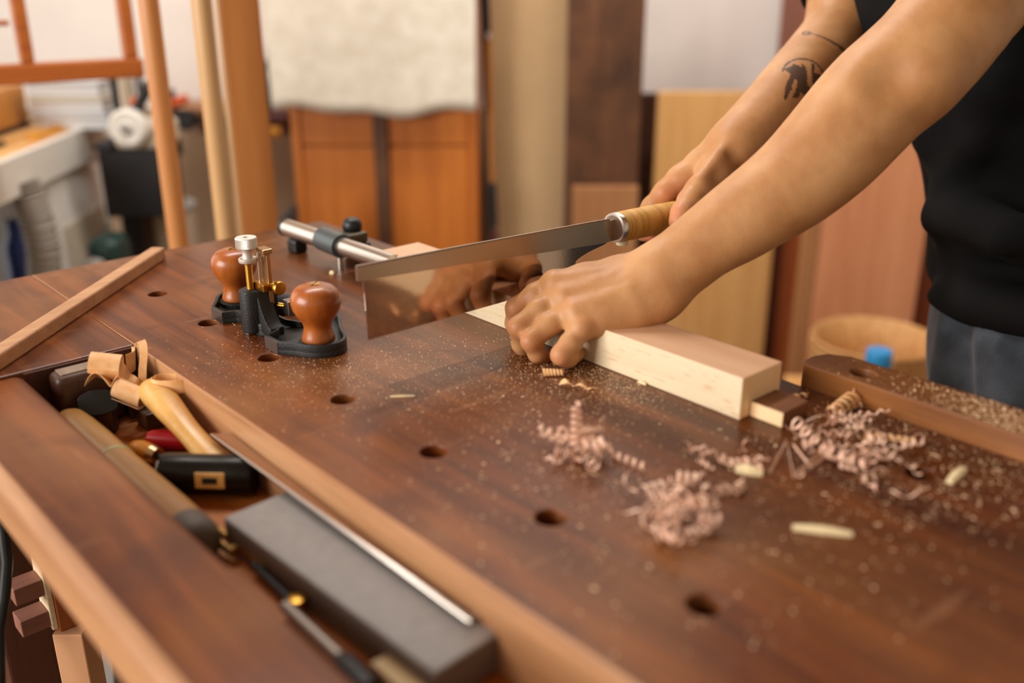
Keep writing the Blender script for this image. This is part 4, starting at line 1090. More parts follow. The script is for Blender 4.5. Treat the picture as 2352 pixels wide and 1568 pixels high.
# shavings by the vise jaw
o = at_z(1900, 1020)
for a, c, r, tn, w, lab, mt in (((1818,965),(1900,1040),.0062,4.0,.0035,'large springy curl starting at the dark bench stop','shaving_pink'),
                            ((1895,1035),(1990,1070),.0050,4.0,.0030,'springy curl in the middle of the shavings by the vise jaw','shaving_pink'),
                            ((1985,1002),(2100,1012),.0034,7.0,.0026,'tight straight orange curl near the vise jaw','shaving'),
                            ((1808,916),(1858,906),.0030,3.0,.0028,'small orange curl behind the bench stop','shaving'),
                            ((1908,948),(1962,915),.0046,5.0,.0042,'tapered orange curl standing against the vise jaw','shaving')):
    shaving_obj(o, lambda b, a=a, c=c, r=r, tn=tn, w=w: helix(b, rel(*a,o,r), rel(*c,o,r), r, tn, w, .35 if 'tapered' not in lab else -.6), lab, mt)
def zig(b, pts, w, hs):
    P, D = [], []
    q = [rel(x, y, o, 0)+Vector((0,0,h)) for (x, y), h in zip(pts, hs)]
    for i in range(len(q)-1):
        for k in range(6):
            P.append(q[i].lerp(q[i+1], k/6)); D.append(Vector((.5,.5,.7)))
    P.append(q[-1]); D.append(Vector((.5,.5,.7))); b.ribbon(P, D, w, .0003)
shaving_obj(o, lambda b: zig(b, [(1768,1088),(1805,1030),(1822,1098),(1850,1075),(1905,1030)], .0030, [.001,.006,.001,.002,.004]), 'zigzag stretched shaving right of the pale chip on bench')
shaving_obj(o, lambda b: zig(b, [(1820,1035),(1862,1075),(1895,1055),(1920,1010)], .0026, [.005,.001,.003,.006]), 'second zigzag shaving crossing the first near middle of bench')
shaving_obj(o, lambda b: zig(b, [(1925,1030),(1950,1070),(1985,1040),(1982,1090),(2000,1070)], .0026, [.004,.001,.006,.001,.004]), 'W-shaped stretched shaving left of the far dog hole')
shaving_obj(o, lambda b: helix(b, rel(1862,985,o,.004), rel(1915,925,o,.012), .0060, .6, .0016, n=20), 'thin hair-like shaving arching by the bench stop')
stuff('shaving_tangle', 'scattered nest of small curls along the vise jaw', 'wood shavings', o, lambda b: (heap(b, o, 1985, 1045, 60, 26, 42, (.0016,.0036), .008, seed=21), heap(b, o, 1960, 965, 34, 12, 16, (.0012,.0024), .005, seed=22), heap(b, o, 1665, 1055, 20, 9, 9, (.0014,.0026), .005, seed=23)), 'shaving_pink')
# chips
def chip(px0, py0, px1, py1, w, h, label):
    a, b_ = Vector(at_z(px0, py0)), Vector(at_z(px1, py1)); c = (a+b_)/2; d = (b_-a).normalized(); n = Vector((-d.y,d.x,0)); L = (b_-a).length
    bm = bmesh.new(); R = Matrix((d, n, Vector((0,0,1)))).transposed()
    q = random.Random(int(px0)); secs = []
    for i in range(7):
        t = i/6; ww = w*(.75+.35*math.sin(PI*min(1, t*.9+.08)))*(1+q.uniform(-.1,.1)); hh = h*(.7+.4*math.sin(PI*t))
        secs.append([bm.verts.new(R @ Vector(((t-.5)*L+q.uniform(-.0006,.0006), y*ww, z*hh))) for y, z in ((-.5,0), (.5,0), (.42,.9), (-.1,1), (-.45,.7))])
    for i in range(6):
        for k in range(5): bm.faces.new((secs[i][k], secs[i][(k+1) % 5], secs[i+1][(k+1) % 5], secs[i+1][k]))
    bm.faces.new(secs[0][::-1]); bm.faces.new(secs[-1])
    mb = MB(); mb.merge(bm); o = mb.build('wood_chip', M['pine_chip'], None, loc=(c.x, c.y, ZB)); tag(o, label, 'wood chip', 'loose wood chips on the bench')
chip(1690,1078,1752,1090,.0085,.0042,'thick pale chip among the curls right of centre')
chip(1820,1214,1957,1230,.0046,.0036,'long pale splinter alone in the right foreground')
chip(897,911,952,909,.0022,.0010,'thin pale splinter left of centre, alone on bench')
chip(1466,878,1484,884,.0020,.0022,'small chip at foot of pale block')
chip(758,628,768,630,.0040,.0036,'tiny crumb of wood behind the router plane')
chip(2110,898,2150,908,.0030,.0016,'slim pale splinter lying on the vise jaw among sawdust')
chip(2180,1110,2215,1080,.0060,.0040,'orange chip right of the far dog hole')
# ------------------------------------------------------------------ saw dust: thousands of crumbs
def crumbs(name, label, n, sampler, size, z, mat='dust', seed=1):
    q = random.Random(seed); vs, fs = [], []
    k = 0
    while k < n:
        p = sampler(q)
        if p is None: continue
        s = size(q); a = q.uniform(0, 2*PI); e = q.uniform(.5, 1.6); h = s*q.uniform(.35,.8)
        c, sn = math.cos(a), math.sin(a); base = len(vs)
        for x, y in ((-e,-.6), (e,-.5), (.2*e,.8)):
            vs.append((p[0]+(x*c-y*sn)*s, p[1]+(x*sn+y*c)*s, z))
        vs.append((p[0]+s*q.uniform(-.2,.2), p[1]+s*q.uniform(-.2,.2), z+h))
        fs += [(base, base+1, base+3), (base+1, base+2, base+3), (base+2, base, base+3), (base+2, base+1, base)]
        k += 1
    cx = sum(v[0] for v in vs)/len(vs); cy = sum(v[1] for v in vs)/len(vs)
    me = bpy.data.meshes.new(name); me.from_pydata([(v[0]-cx, v[1]-cy, v[2]-z) for v in vs], [], fs); me.materials.append(M[mat])
    o = bpy.data.objects.new(name, me); COL.objects.link(o); o.location = (cx, cy, ZB+z); tag(o, label, 'sawdust', kind='stuff'); return o
def on_bench(p):
    x, y = p
    if not (.306 < x < .679 and -.4 < y < 1.15): return False
    if .583 < x < .642 and .39 < y < .88: return False
    return all((x-a)**2+(y-b)**2 > .0125**2 for a, b in HOLES)
def gaus(lst):
    tot = sum(l[4] for l in lst)
    def f(q):
        u = q.uniform(0, tot)
        for l in lst:
            u -= l[4]
            if u <= 0: break
        p = at_z(q.gauss(l[0], l[2]), q.gauss(l[1], l[3]))
        p = (float(p[0]), float(p[1])); return p if on_bench(p) else None
    return f
crumbs('sawdust', 'fine pale sawdust specks on bench around the hand and router plane', 6500, gaus([(1330,845,120,40,5), (700,840,130,50,3), (1000,850,200,60,3), (1250,900,250,90,3), (700,770,120,40,1), (1420,880,80,35,2)]),
       lambda q: abs(q.gauss(0, .00025))+.00016, .0, seed=11)
crumbs('sawdust', 'coarse pale sawdust crumbs on the right of the bench by the vise jaw', 1700, gaus([(2000,1010,130,50,4), (2230,1100,120,50,3), (1950,960,60,25,2), (1800,1080,200,80,1.5), (2100,1180,200,70,1)]),
       lambda q: abs(q.gauss(0, .00045))+.00022, .0, seed=12)
crumbs('sawdust', 'loose sawdust crumbs scattered over the foreground of the bench', 900, gaus([(1300,1050,160,100,2), (1600,1200,300,140,2), (1100,1250,200,120,.6), (1900,1300,250,120,.6)]),
       lambda q: abs(q.gauss(0, .0005))+.0002, .0, seed=13)
def on_jaw(q):
    v = q.random()**.8
    x = q.uniform(.684, .725); y = .385-v*.40+q.gauss(0,.01)
    if y > .40: return None
    if q.random() > (.12+1.2*max(0, min(1, (.33-y)/.1))): return None
    if (x-.702)**2+(y-.358)**2 < .0115**2: return None
    return (x, y)
crumbs('sawdust', 'layer of orange sawdust lying along top of the vise jaw', 5200, on_jaw, lambda q: abs(q.gauss(0, .0004))+.0002, .019, seed=14)
# ------------------------------------------------------------------ room and background
M['wall'] = plain('wall_paint', (238,230,222), .9, spec=.2, bump=.1, bscale=60, var=.03)
M['wall_low'] = plain('wall_paint_tan', (196,164,122), .9, spec=.2, bump=.1, bscale=60, var=.05)
M['floor'] = wood('floor_wood', (96,62,38), (134,92,60), (1, .05, 1), 30, .5, .1)
M['cedar'] = wood('orange_cabinet_wood', (176,96,30), (206,122,44), (1, 1, .06), 22, .45, .06)
M['cedar_red'] = wood('red_cabinet_wood', (112,50,18), (140,66,26), (1, 1, .06), 22, .5, .06)
M['post_wood'] = wood('post_wood', (196,128,66), (222,160,98), (1, 1, .04), 30, .42, .05, coat=.2)
M['pale_post'] = wood('pale_post_wood', (206,160,104), (226,188,136), (1, 1, .04), 30, .42, .05, coat=.2)
M['plank_wood'] = wood('plank_wood', (190,120,58), (212,144,80), (1, 1, .05), 26, .5, .05)
M['brown_board'] = wood('brown_board', (84,52,30), (116,74,44), (1, 1, .06), 20, .6, .1, blotch=(60,36,20))
M['tan_board'] = wood('tan_board', (160,108,66), (184,132,86), (1, 1, .06), 22, .55, .08)
M['honey_board'] = wood('honey_board', (206,150,86), (226,178,112), (1, 1, .06), 22, .55, .06)
M['pink_board'] = wood('pink_board', (204,132,90), (226,158,114), (1, 1, .06), 18, .5, .06)
M['frame_wood'] = wood('frame_wood', (160,82,28), (190,108,46), (.06, 1, 1), 30, .45, .05)
M['linen'] = cloth_mat('linen', (218,208,188), (234,226,210), 600, .5, .95, .2)
M['white'] = plain('white_paint', (226,222,212), .5)
M['cream'] = plain('cream_metal', (206,194,172), .45)
M['dark'] = plain('dark_object', (22,20,20), .6)
M['yellow'] = plain('yellow_plastic', (214,150,30), .4)
M['orange'] = plain('orange_plastic', (226,92,20), .4)
M['maroon'] = plain('maroon_paint', (84,36,34), .5)
M['blue'] = plain('blue_plastic', (40,150,214), .4)
M['navy'] = plain('navy_plastic', (30,50,110), .4)
M['crimson'] = plain('crimson_plastic', (190,30,70), .4)
M['teal'] = plain('teal_enamel', (26,58,54), .4)
M['grey_plank'] = plain('grey_board', (150,146,140), .7, var=.1, bscale=60)
M['hose'] = plain('grey_hose', (150,142,130), .5)
M['straw'] = wood('straw', (186,132,76), (220,172,112), (1, 1, .2), 90, .7, .3)
M['clear'] = plain('frosted_plastic', (206,208,210), .35)
M['cardboard'] = wood('box_wood', (176,112,40), (204,140,62), (1, .1, 1), 30, .5, .05)
def rthing(name, label, cat, a, b, z=0.0, group=None, tilt=0.0):
    x, y, _ = RW(a, b); return thing(name, label, cat, (x, y, z), -YAW+tilt, group)
def structure(name, mb, mat, loc=(0,0,0)):
    o = mb.build(name, mat, None, loc=loc); o.rotation_euler = (0,0,-YAW); tag(o, kind='structure'); return o
structure('floor', MB().box(-2.6, 2.9, -2.2, 3.3, -.1, 0), M['floor'])
structure('wall_back', MB().box(-2.2, 2.7, 3.12, 3.22, .002, 2.7), M['wall'])
structure('trim_1', MB().box(-2.2, 2.7, 3.108, 3.1195, .002, .81), plain('wainscot_paint', (168,142,116), .8, spec=.2, var=.04, bscale=60))
structure('ceiling', MB().box(-2.2, 2.7, -1.2, 3.22, 2.702, 2.78), wood('ceiling_wood', (104,74,50), (134,98,68), (1, .05, 1), 30, .6, .1))
WL = -2.08
mb = MB()
for b0, b1, z0, z1 in ((-2.1,1.45,.002,.95), (1.45,3.12,.002,.25), (-2.1,3.12,2.35,2.7), (-2.1,-1.35,.95,2.35), (.45,1.45,.95,2.35), (2.6,3.12,.25,2.35)):
    mb.box(WL-.1, WL, b0, b1, z0, z1)
structure('wall_left', mb, M['wall'])
for k, (b0, b1, w0) in enumerate(((-1.35,.45,.95), (1.45,2.6,.25))):
    mb = MB(); 
    for q in ((b0,b0+.04,w0,2.35), (b1-.04,b1,w0,2.35), (b0,b1,w0,w0+.04), (b0,b1,2.31,2.35), ((b0+b1)/2-.015,(b0+b1)/2+.015,w0,2.35)): mb.box(WL-.08, WL-.03, *q)
    structure('window_%d' % (k+1), mb, M['white'])
bk = 2.62
# -- cabinet
def bx(mb, x0, x1, y0, y1, b, z0=None, z1=None, d=.03):
    """front face spans picture x0..x1, y0..y1 at distance b"""
    a0, zt = room(x0, y0, b); a1, zb = room(x1, y1, b)
    return (a0, a1, b, b+d, (ZB+zb) if z0 is None else z0, (ZB+zt) if z1 is None else z1)
a0, _ = room(676, 380, bk); a1, _ = room(1097, 380, bk); am = (a0+a1)/2; H = 1.42
cb = rthing('cabinet', 'tall narrow orange-brown wooden cabinet with cloth over its front', 'cabinet', am, bk)
w = (a1-a0)/2
MB().box(-w, w, .02, .42, .06, H, .003).build('body', M['cedar'], cb)
for s, nm in ((-1,'stile'), (1,'stile')):
    MB().box(min(s*w, s*(w-.022)), max(s*w, s*(w-.022)), -.004, .02, .06, H, .002).build(nm, M['cedar'], cb)
c0, _ = room(862, 380, bk); c1, _ = room(893, 380, bk)
MB().box(c0-am, c1-am, -.012, .02, .06, H, .002).build('mullion', M['brown_board'], cb)
for x0, x1 in ((-w+.0225, c0-am-.0005), (c1-am+.0005, w-.0225)):
    for z0, z1 in ((.10, .775), (.781, H-.02)):
        MB().box(x0, x1, .004, .019, z0, z1, .003).build('door_panel', M['cedar'], cb)
MB().box(-w-.01, w+.01, -.01, .43, H+.0005, H+.02, .003).build('top', M['cedar'], cb)
MB().box(-w+.01, w-.01, .04, .40, .0, .0595).build('plinth', M['brown_board'], cb)
# -- linen cloth draped over the cabinet
def cloth():
    bb = bk-.028
    l, zb = room(628, 256, bb); r, _ = room(1094, 256, bb); zb += ZB
    b = bmesh.new(); nx, nz = 70, 26; grid = []
    for j in range(nz+1):
        row = []
        for i in range(nx+1):
            u = i/nx; v = j/nz
            if v < .12:
                t = v/.12; y = .30*(1-t)-.0; z = H+.026
                y = y-.0
            else:
                t = (v-.12)/.88; y = 0; z = H+.024-(H+.024-zb)*t
            fold = (.0045*math.sin(u*8+1+v)+.0022*math.sin(u*19+2*v)+.0008*math.sin(u*41))*(min(1, max(0, (v-.12)*2)))
            x = l+(r-l)*u+(.012*(1-v)*(u-.5))
            z += (.010*math.sin(u*7+.5)+.006*math.sin(u*17))*(v > .95)
            row.append(b.verts.new((x-am, y-.030+fold*.9-.012*(v >= .12)+(.03 if v < .12 else 0), z)))
        grid.append(row)
    for j in range(nz):
        for i in range(nx): b.faces.new((grid[j][i], grid[j][i+1], grid[j+1][i+1], grid[j+1][i]))
    x, y, _ = RW(am, bk); mb = MB(); mb.merge(b)
    o = mb.build('linen_cloth', M['linen'], None, smooth=80, loc=(x, y, 0)); o.rotation_euler = (0,0,-YAW)
    m = o.modifiers.new('thick', 'SOLIDIFY'); m.thickness = .003; m.offset = 0
    tag(o, 'cream linen cloth draped over top and front of the orange-brown cabinet', 'cloth')
cloth()
# -- tools hanging at the right side of the cabinet
def strap():
    a, z = room(1116, 300, 2.66)
    t = rthing('hanging_strap', 'dark leather strap with orange edge hanging right of cabinet', 'strap', a, 2.66, 0)
    P = [(1106,-60),(1112,80),(1116,200),(1122,330),(1124,450),(1130,560),(1132,700)]
    b = MB(); pts = []
    for x, y in P:
        aa, zz = room(x, y, 2.66); pts.append((aa-a, 0, zz+ZB))
    b.tube(pts, .017, 10, flat=.5); b.build('strap', plain('strap_leather', (52,38,26), .6), t, smooth=60)
    for y0, y1, x, m in ((-40,75,1113,'dark'), (420,520,1130,'dark'), (530,600,1134,'maroon')):
        p0 = room(x, y0, 2.64); p1 = room(x+4, y1, 2.64)
        MB().tube([(p0[0]-a,-.02,p0[1]+ZB), (p1[0]-a,-.02,p1[1]+ZB)], .011, 10).build('buckle', M[m], t, smooth=60)
    p0 = room(1117, 90, 2.64); p1 = room(1127, 430, 2.64)
    MB().tube([(p0[0]-a+.004,-.012,p0[1]+ZB), (p1[0]-a+.004,-.012,p1[1]+ZB)], .007, 8).build('edging', M['orange'].copy() if False else plain('ochre_edging', (176,110,36), .6), t, smooth=60)
    MB().box(-.02, .02, -.01, .44, 1.50, 1.53).build('hook', M['dark'], t)
    MB().tube([(pts[-1][0], 0, pts[-1][2]), (pts[-1][0]+.01, 0, .3), (pts[-1][0]+.02, 0, .004)], .016, 10, flat=.5).build('strap_tail', plain('strap_tail', (52,38,26), .6), t, smooth=60)
strap()
def board(name, label, cat, x0, x1, b, ztop_px, mat, d=.025, zb=0.0, lean=0.0, group=None, y=400, mat2=None):
    a0, _ = room(x0, y, b); a1, _ = room(x1, y, b); z1 = ZB+room((x0+x1)/2, ztop_px, b)[1]
    xx, yy, _ = RW((a0+a1)/2, b)
    mb = MB(); w = (a1-a0)/2; mb.box(-w, w, 0, d, 0, z1-zb, .002)
    o = mb.build(name, M[mat], None, loc=(xx, yy, zb)); o.rotation_euler = (0,0,-YAW)
    return tag(o, label, cat, group)
board('plywood_sheet', 'broad tan sheet leaning on wall between cabinet and dark brown board', 'wood sheet', 1128, 1304, 2.76, -200, 'wall_low', .02)
board('wood_board', 'tall dark brown board standing against back wall, in the middle', 'wood board', 1298, 1466, 2.70, -220, 'brown_board', .04)
board('wood_board', 'short reddish tan board in front of the tall dark brown board', 'wood board', 1314, 1464, 2.64, 430, 'tan_board', .03, y=500)
board('wood_board', 'honey coloured wide board standing behind the sawing hands', 'wood board', 1498, 1783, 2.75, 212, 'honey_board', .03, y=500)
board('wood_board', 'narrow black-brown strip for the shade in the gap between honey board and pinkish panel', 'wood board', 1462, 1502, 2.85, 215, 'walnut', .03)  # not a real board: dark strip painted for the shade of a gap
board('wood_board', 'dark strip for the shade in the gap between honey board and pinkish wardrobe panel', 'wood board', 1783, 1842, 3.062, 500-330, 'brown_board', .04, y=650)  # no real post: shade of the gap behind, built as a dark strip
a0, _ = room(1838, 600, 2.6); a1, _ = room(2120, 600, 2.6); am = (a0+a1)/2; w = (a1-a0)/2
wd = rthing('wardrobe', 'pinkish brown wooden wardrobe behind the black shirted person', 'wardrobe', am, 2.6)
MB().box(-w, w, .022, .45, .05, 1.55, .003).build('body', M['cedar_red'], wd)
MB().box(-w+.045, w-.004, 0, .0215, .08, 1.54, .003).build('door', M['pink_board'], wd)
MB().box(-w, -w+.043, -.004, .0215, .05, 1.55, .003).build('stile', M['tan_board'], wd)
MB().box(-w+.01, w-.01, .03, .44, .0, .0495).build('plinth', M['brown_board'], wd)
board('wood_board', 'dark red-brown board between wardrobe and person', 'wood board', 2120, 2215, 2.66, 100, 'cedar_red', .03, y=500)
# basket on a stool, blue roll in it
a, z = room(2010, 772, 2.15); z += ZB
bt = rthing('straw_basket', 'round pale straw basket behind the vise jaw', 'basket', a, 2.15, z-.16)
pr = [(.09,0), (.12,.01), (.135,.08), (.142,.150), (.146,.155), (.143,.160), (.134,.152), (.126,.08), (.11,.018), (.05,.014), (.002,.014)]
MB().lathe(pr, 40, capb=True).build('bowl', M['straw'], bt, smooth=50)
for k in range(7):
    zz = .025+.019*k; r = .124+.021*(zz/.155)**.8
    MB().tube([(r*math.cos(2*PI*i/36), r*math.sin(2*PI*i/36), zz) for i in range(37)], .0045, 6, cap=False).build('weave', M['straw'], bt, smooth=60)
a2, z2 = room(2018, 826, 1.93); z2 += ZB
bl = rthing('blue_bottle', 'small blue capped bottle in front of the straw basket', 'bottle', a2, 1.93, z2-.12)
MB().lathe([(.025,0), (.026,.004), (.026,.09), (.0245,.1)], 24).build('body', M['cream'], bl, smooth=40)
MB().lathe([(.0262,.1), (.0272,.103), (.0272,.139), (.025,.142)], 24).build('cap', M['blue'], bl, smooth=40)
st = rthing('stool', 'low wooden stool under the straw basket', 'stool', (a+a2)/2, 2.06, 0)
zt = min(z-.16, z2-.12)
dz = (z-.16)-(z2-.12)
MB().box(-.125, .19, -.20, .24, zt-.032, zt-.001, .004).build('seat', M['honey_board'], st)
if dz > 0: MB().box(-.12+(a-a2)/2, .12+(a-a2)/2, -.03, .22, zt-.0005, zt+dz-.001, .003).build('riser', M['honey_board'], st)
for sx in (-1, 1):
    for sy in (-1, 1): MB().box(sx*.125-.0+.03-.02, sx*.125+.03+.02, sy*.17-.02+.02, sy*.17+.04, 0, zt-.0325, .003).build('leg', M['honey_board'], st)
# -- posts and plank behind the far end of the bench
def post(x0, x1, b, label, mat, ground=True):
    a0, _ = room(x0, 0, b); a1, _ = room(x1, 0, b); t = rthing('wooden_post', label, 'post', (a0+a1)/2, b, 0, 'round wooden posts behind the bench')
    r = (a1-a0)/2
    MB().lathe([(r*.7,0), (r*.9,.02), (r,.3), (r,1.0), (r*.99,1.5), (r*.96,1.78), (r*.7,1.80)], 32).build('shaft', M[mat], t, smooth=50)
    MB().lathe([(r*1.25,0), (r*1.25,.018), (r*1.1,.022)], 32).build('foot', M['brown_board'], t, smooth=50)
post(316, 364, 1.52, 'orange-brown round wooden post, left of the pale one, behind bench', 'post_wood')
post(438, 486, 1.50, 'pale round wooden post right next to the wide plank behind bench', 'pale_post')
a0, _ = room(505, 0, 1.58); a1, _ = room(581, 0, 1.58)
pk = rthing('wide_plank', 'wide flat orange plank standing behind far end of bench', 'plank', a0, 1.58, 0, tilt=.38)
w = (a1-a0)*1.16
MB().box(0, w, 0, .052, 0, 1.85, .002).build('board', M['plank_wood'], pk)
MB().box(-.004, .0003, .001, .051, .002, 1.848, .001).build('edge', M['pale_post'], pk, label='pale sawn edge of the plank')
# -- clamps and pliers on the wall rack between post and plank
def rack():
    b = 2.9; a, z = room(540, 250, b)
    r = rthing('tool_rack', 'brown wall shelf holding pliers and clamps behind the posts', 'shelf', a, b, ZB+z)
    x0, _ = room(385, 250, b); x1, _ = room(668, 250, b)
    MB().box(x0-a, x1-a, 0, .20, -.02, .0, .002).build('shelf_board', M['tan_board'], r)
    MB().box(x0-a+.02, x1-a-.02, .185, .20, -.10, -.0205, .002).build('bracket', M['brown_board'], r)
    def tool(name, lab, cat, x, y, parts, dy=-.015):
        aa, zz = room(x, y, b+dy); t = rthing(name, lab, cat, aa, b+dy, ZB+zz)
        for nm, px, r_, m in parts:
            pts = []
            for q in px:
                p = room(q[0], q[1], b+dy); pts.append((p[0]-aa, 0, p[1]-zz))
            MB().tube(pts, r_, 10).build(nm, M[m], t, smooth=60)
    tool('pliers', 'orange handled tool hanging right of the orange-brown post', 'pliers', 405, 235, [('handle', [(392,240),(430,226)], .014, 'orange'), ('jaw', [(400,262),(450,268)], .016, 'dark'), ('grip', [(392,205),(394,262)], .012, 'maroon'), ('pivot', [(402,285),(452,272)], .020, 'dark')], -.03)
    tool('quick_clamp', 'black quick clamp with maroon and amber pads hanging by the plank', 'clamp', 630, 200, [('bar', [(622,60),(622,150),(616,250)], .013, 'dark'), ('jaw', [(600,152),(636,150)], .016, 'dark'), ('pad', [(612,270),(662,268)], .022, 'maroon'), ('grip', [(618,300),(645,303)], .018, 'yellow')], -.05)
    tool('hand_brush', 'black bristled brush hanging under the shelf behind the orange-brown post', 'brush', 425, 285, [('bristles', [(400,300),(412,355)], .012, 'dark'), ('head', [(396,276),(440,290)], .016, 'dark')], -.06)
rack()
# dark triangular bracket by the clamp tube end
# -- white machine bench at the left with tools
def left_bench():
    zt = -.045
    A = at_z(-60, 394, zt); B = at_z(237, 273, zt); d = Vector(B-A); d.z = 0; L = d.length; d.normalize(); n = Vector((-d.y, d.x, 0))
    if n.dot(Vector((RT[0], RT[1], 0))) > 0: n = -n
    ang = math.atan2(d.y, d.x)
    t = thing('white_worktable', 'white edged worktable with tools on it at far left', 'table', (float(A[0]), float(A[1]), 0), ang)
    zz = ZB+zt
    MB().box(-.3, L, 0, .45, zz-.012, zz, .002).build('top', M['honey_board'], t)
    MB().box(-.3, L+.004, -.018, .0, zz-.078, zz+.004, .002).build('fascia', M['white'], t)
    MB().box(L-.0, L+.02, 0.0005, .45, zz-.078, zz-.0125, .002).build('end_rail', M['white'], t)
    for x in (-.25,): 
        for y in (.05, .38): MB().box(x, x+.05, y, y+.05, 0, zz-.0125, .002).build('leg', M['white'], t)
    def W(x, y, z): 
        p = Vector((float(A[0]), float(A[1]), 0))+d*x+n*y; return (p.x, p.y, z)
    def put(name, label, cat, x, y, parts, rz=0.0, z=None, group=None):
        o = thing(name, label, cat, W(x, y, zz if z is None else z), ang+rz, group)
        for nm, bxs, m in parts:
            b = MB()
            for q in bxs: b.box(*q, .003)
            b.build(nm, M[m], o)
    q = at_z(72, 288, zt)-A; bxx, byy = float(q@np.array(d)), float(q@np.array(n))
    put('wooden_box', 'golden wooden box on white worktable under the chair frame', 'box', bxx, byy, [('body', [(-.32,-.004,0,.12,.012,.100)], 'cardboard'), ('base', [(-.32,0,-.004,.124,.0,.0115)], 'dark')])
    put('spirit_level', 'yellow spirit level lying along edge of white worktable', 'spirit level', L-.34, .03, [('rail', [(0,.26,0,.022,0,.012)], 'yellow'), ('vial', [(.10,.15,.004,.018,.0121,.016)], 'tan_board')])
    put('flat_ruler', 'pale wooden rule lying beside yellow spirit level', 'ruler', L-.46, .08, [('rule', [(0,.40,0,.03,0,.008)], 'honey_board'), ('stop', [(.02,.06,-.01,.0,0,.012)], 'dark')])
    put('dark_case', 'dark flat case on white worktable behind the rules', 'case', L-.46, .15, [('case', [(0,.16,0,.06,0,.020)], 'dark'), ('clasp', [(.06,.09,-.004,0,.006,.014)], 'yellow')])
    a0, _ = room(70, 262, 2.40); a1, _ = room(246, 262, 2.40)
    for k in range(3):
        lab = ['frosted plastic box, lowest of the stack on white worktable','frosted plastic box in middle of the stack on white worktable','frosted plastic box on top of the stack on white worktable'][k]
        o = rthing('storage_box', lab, 'box', a0, 2.40, zz+.0005+.0385*k, 'frosted boxes on the worktable')
        MB().box(0, a1-a0-.006*k, 0, .12, 0, .030, .003).build('tub', M['clear'], o)
        MB().box(-.004, a1-a0+.004-.006*k, -.004, .124, .0302, .0375, .002).build('lid', M[['clear','cream','clear'][k]], o)
    # scroll saw like machine at the end of the table, on a black pedestal
    a, z = room(292, 300, 2.32)
    m = rthing('bench_machine', 'grey bench machine with round wheel on black pedestal box', 'machine', a, 2.32, 0)
    def R(x0, x1, y0, y1, b0, b1, dy=0):
        p0 = room(x0, y0, 2.32); p1 = room(x1, y1, 2.32); return (p0[0]-a, p1[0]-a, b0, b1, ZB+p1[1], ZB+p0[1])
    MB().box(*R(222,384,345,500,0,.14), .004).build('pedestal', M['dark'], m)
    MB().box(*R(214,262,330,344.5,-.01,.12), .004).build('tray', M['dark'], m)
    MB().box(*R(255,378,285,344,.0,.13), .012).build('housing', M['cream'], m)
    MB().box(*R(262,282,178,284,.02,.1), .006).build('column', M['cream'], m)
    MB().box(*R(240,258,176,290,.03,.1), .004).build('guide', M['dark'], m)
    MB().box(*R(285,296,180,270,.08,.1), .003).build('rear_guide', M['dark'], m)
    p = room(303, 290, 2.32)
    Mw = Matrix.Translation(Vector((p[0]-a, -.03, ZB+p[1]))) @ Matrix.Rotation(PI/2, 4, 'X')
    MB().lathe([(.040,-.03), (.044,-.02), (.044,.0), (.036,.006), (.018,.004), (.014,.010), (.002,.010)], 32, Mw).build('hand_wheel', M['white'], m, smooth=40)
    MB().lathe([(.0135,.0105), (.010,.016), (.002,.016)], 20, Mw).build('hub', M['grey_plank'], m, smooth=40)
    p0 = room(312, 255, 2.32); p1 = room(345, 190, 2.32)
    MB().tube([(p0[0]-a, .0, ZB+p0[1]), (p1[0]-a, .0, ZB+p1[1])], .013, 10).build('lever', M['dark'], m, smooth=60)
    p0 = room(308, 238, 2.32); MB().lathe([(.006,-.012), (.014,-.008), (.014,.008), (.006,.012)], 16, Matrix.Translation(Vector((p0[0]-a, .02, ZB+p0[1])))).build('knob', M['orange'], m, smooth=40)
    p0 = room(285, 500, 2.32)
    MB().box(p0[0]-a-.02, p0[0]-a+.03, .03, .11, .02, ZB+p0[1], .004).build('stem', M['dark'], m)
    MB().box(-.11, .11, -.02, .14, 0, .0195, .004).build('foot', M['dark'], m)
    # white column cabinet under the table, hose, things on the floor
    c = thing('dust_collector', 'white floor machine cabinet under the worktable', 'machine', (float(A[0]), float(A[1]), 0), ang)
    zt2 = zz-.0795
    MB().box(L-.40, L-.035, -.004, .30, .12, zt2, .03, 4).build('cabinet', M['white'], c, smooth=40)
    MB().box(L-.36, L-.10, -.0065, -.0035, .25, zt2-.12, .001).build('panel', M['cream'], c)
    MB().box(L-.39, L-.045, .005, .29, 0, .119, .004).build('base', M['dark'], c)
    h = rthing('vacuum_hose', 'grey ribbed hose curving down under the worktable', 'hose', *room(80, 480, 2.06)[:1], 2.06, 0)
    a = room(80, 480, 2.06)[0]
    pts, rad = [], []
    ctrl = [(48,415),(62,450),(86,510),(100,570),(104,640),(100,760)]
    for i in range(len(ctrl)-1):
        for k in range(8):
            u = k/8; x = ctrl[i][0]*(1-u)+ctrl[i+1][0]*u; y = ctrl[i][1]*(1-u)+ctrl[i+1][1]*u
            p = room(x, y, 2.06); pts.append((p[0]-a, 0, ZB+p[1])); rad.append(.034+(.004 if (i*8+k) % 2 else -.002))
    pts.append((pts[-1][0], .0, .25)); rad.append(.034); pts.append((pts[-2][0], .0, .04)); rad.append(.034)
    MB().tube(pts, rad, 18).build('hose', M['hose'], h, smooth=30)
    a, z = room(42, 560, 2.13); f = rthing('tin_can', 'navy and crimson tin standing under the left worktable', 'tin', a, 2.13, 0)
    zc = ZB+room(40, 505, 2.13)[1]
    MB().lathe([(.033,0), (.034,.003), (.034,zc*.45), (.033,zc*.46)], 24).build('tin', M['crimson'], f, smooth=40)
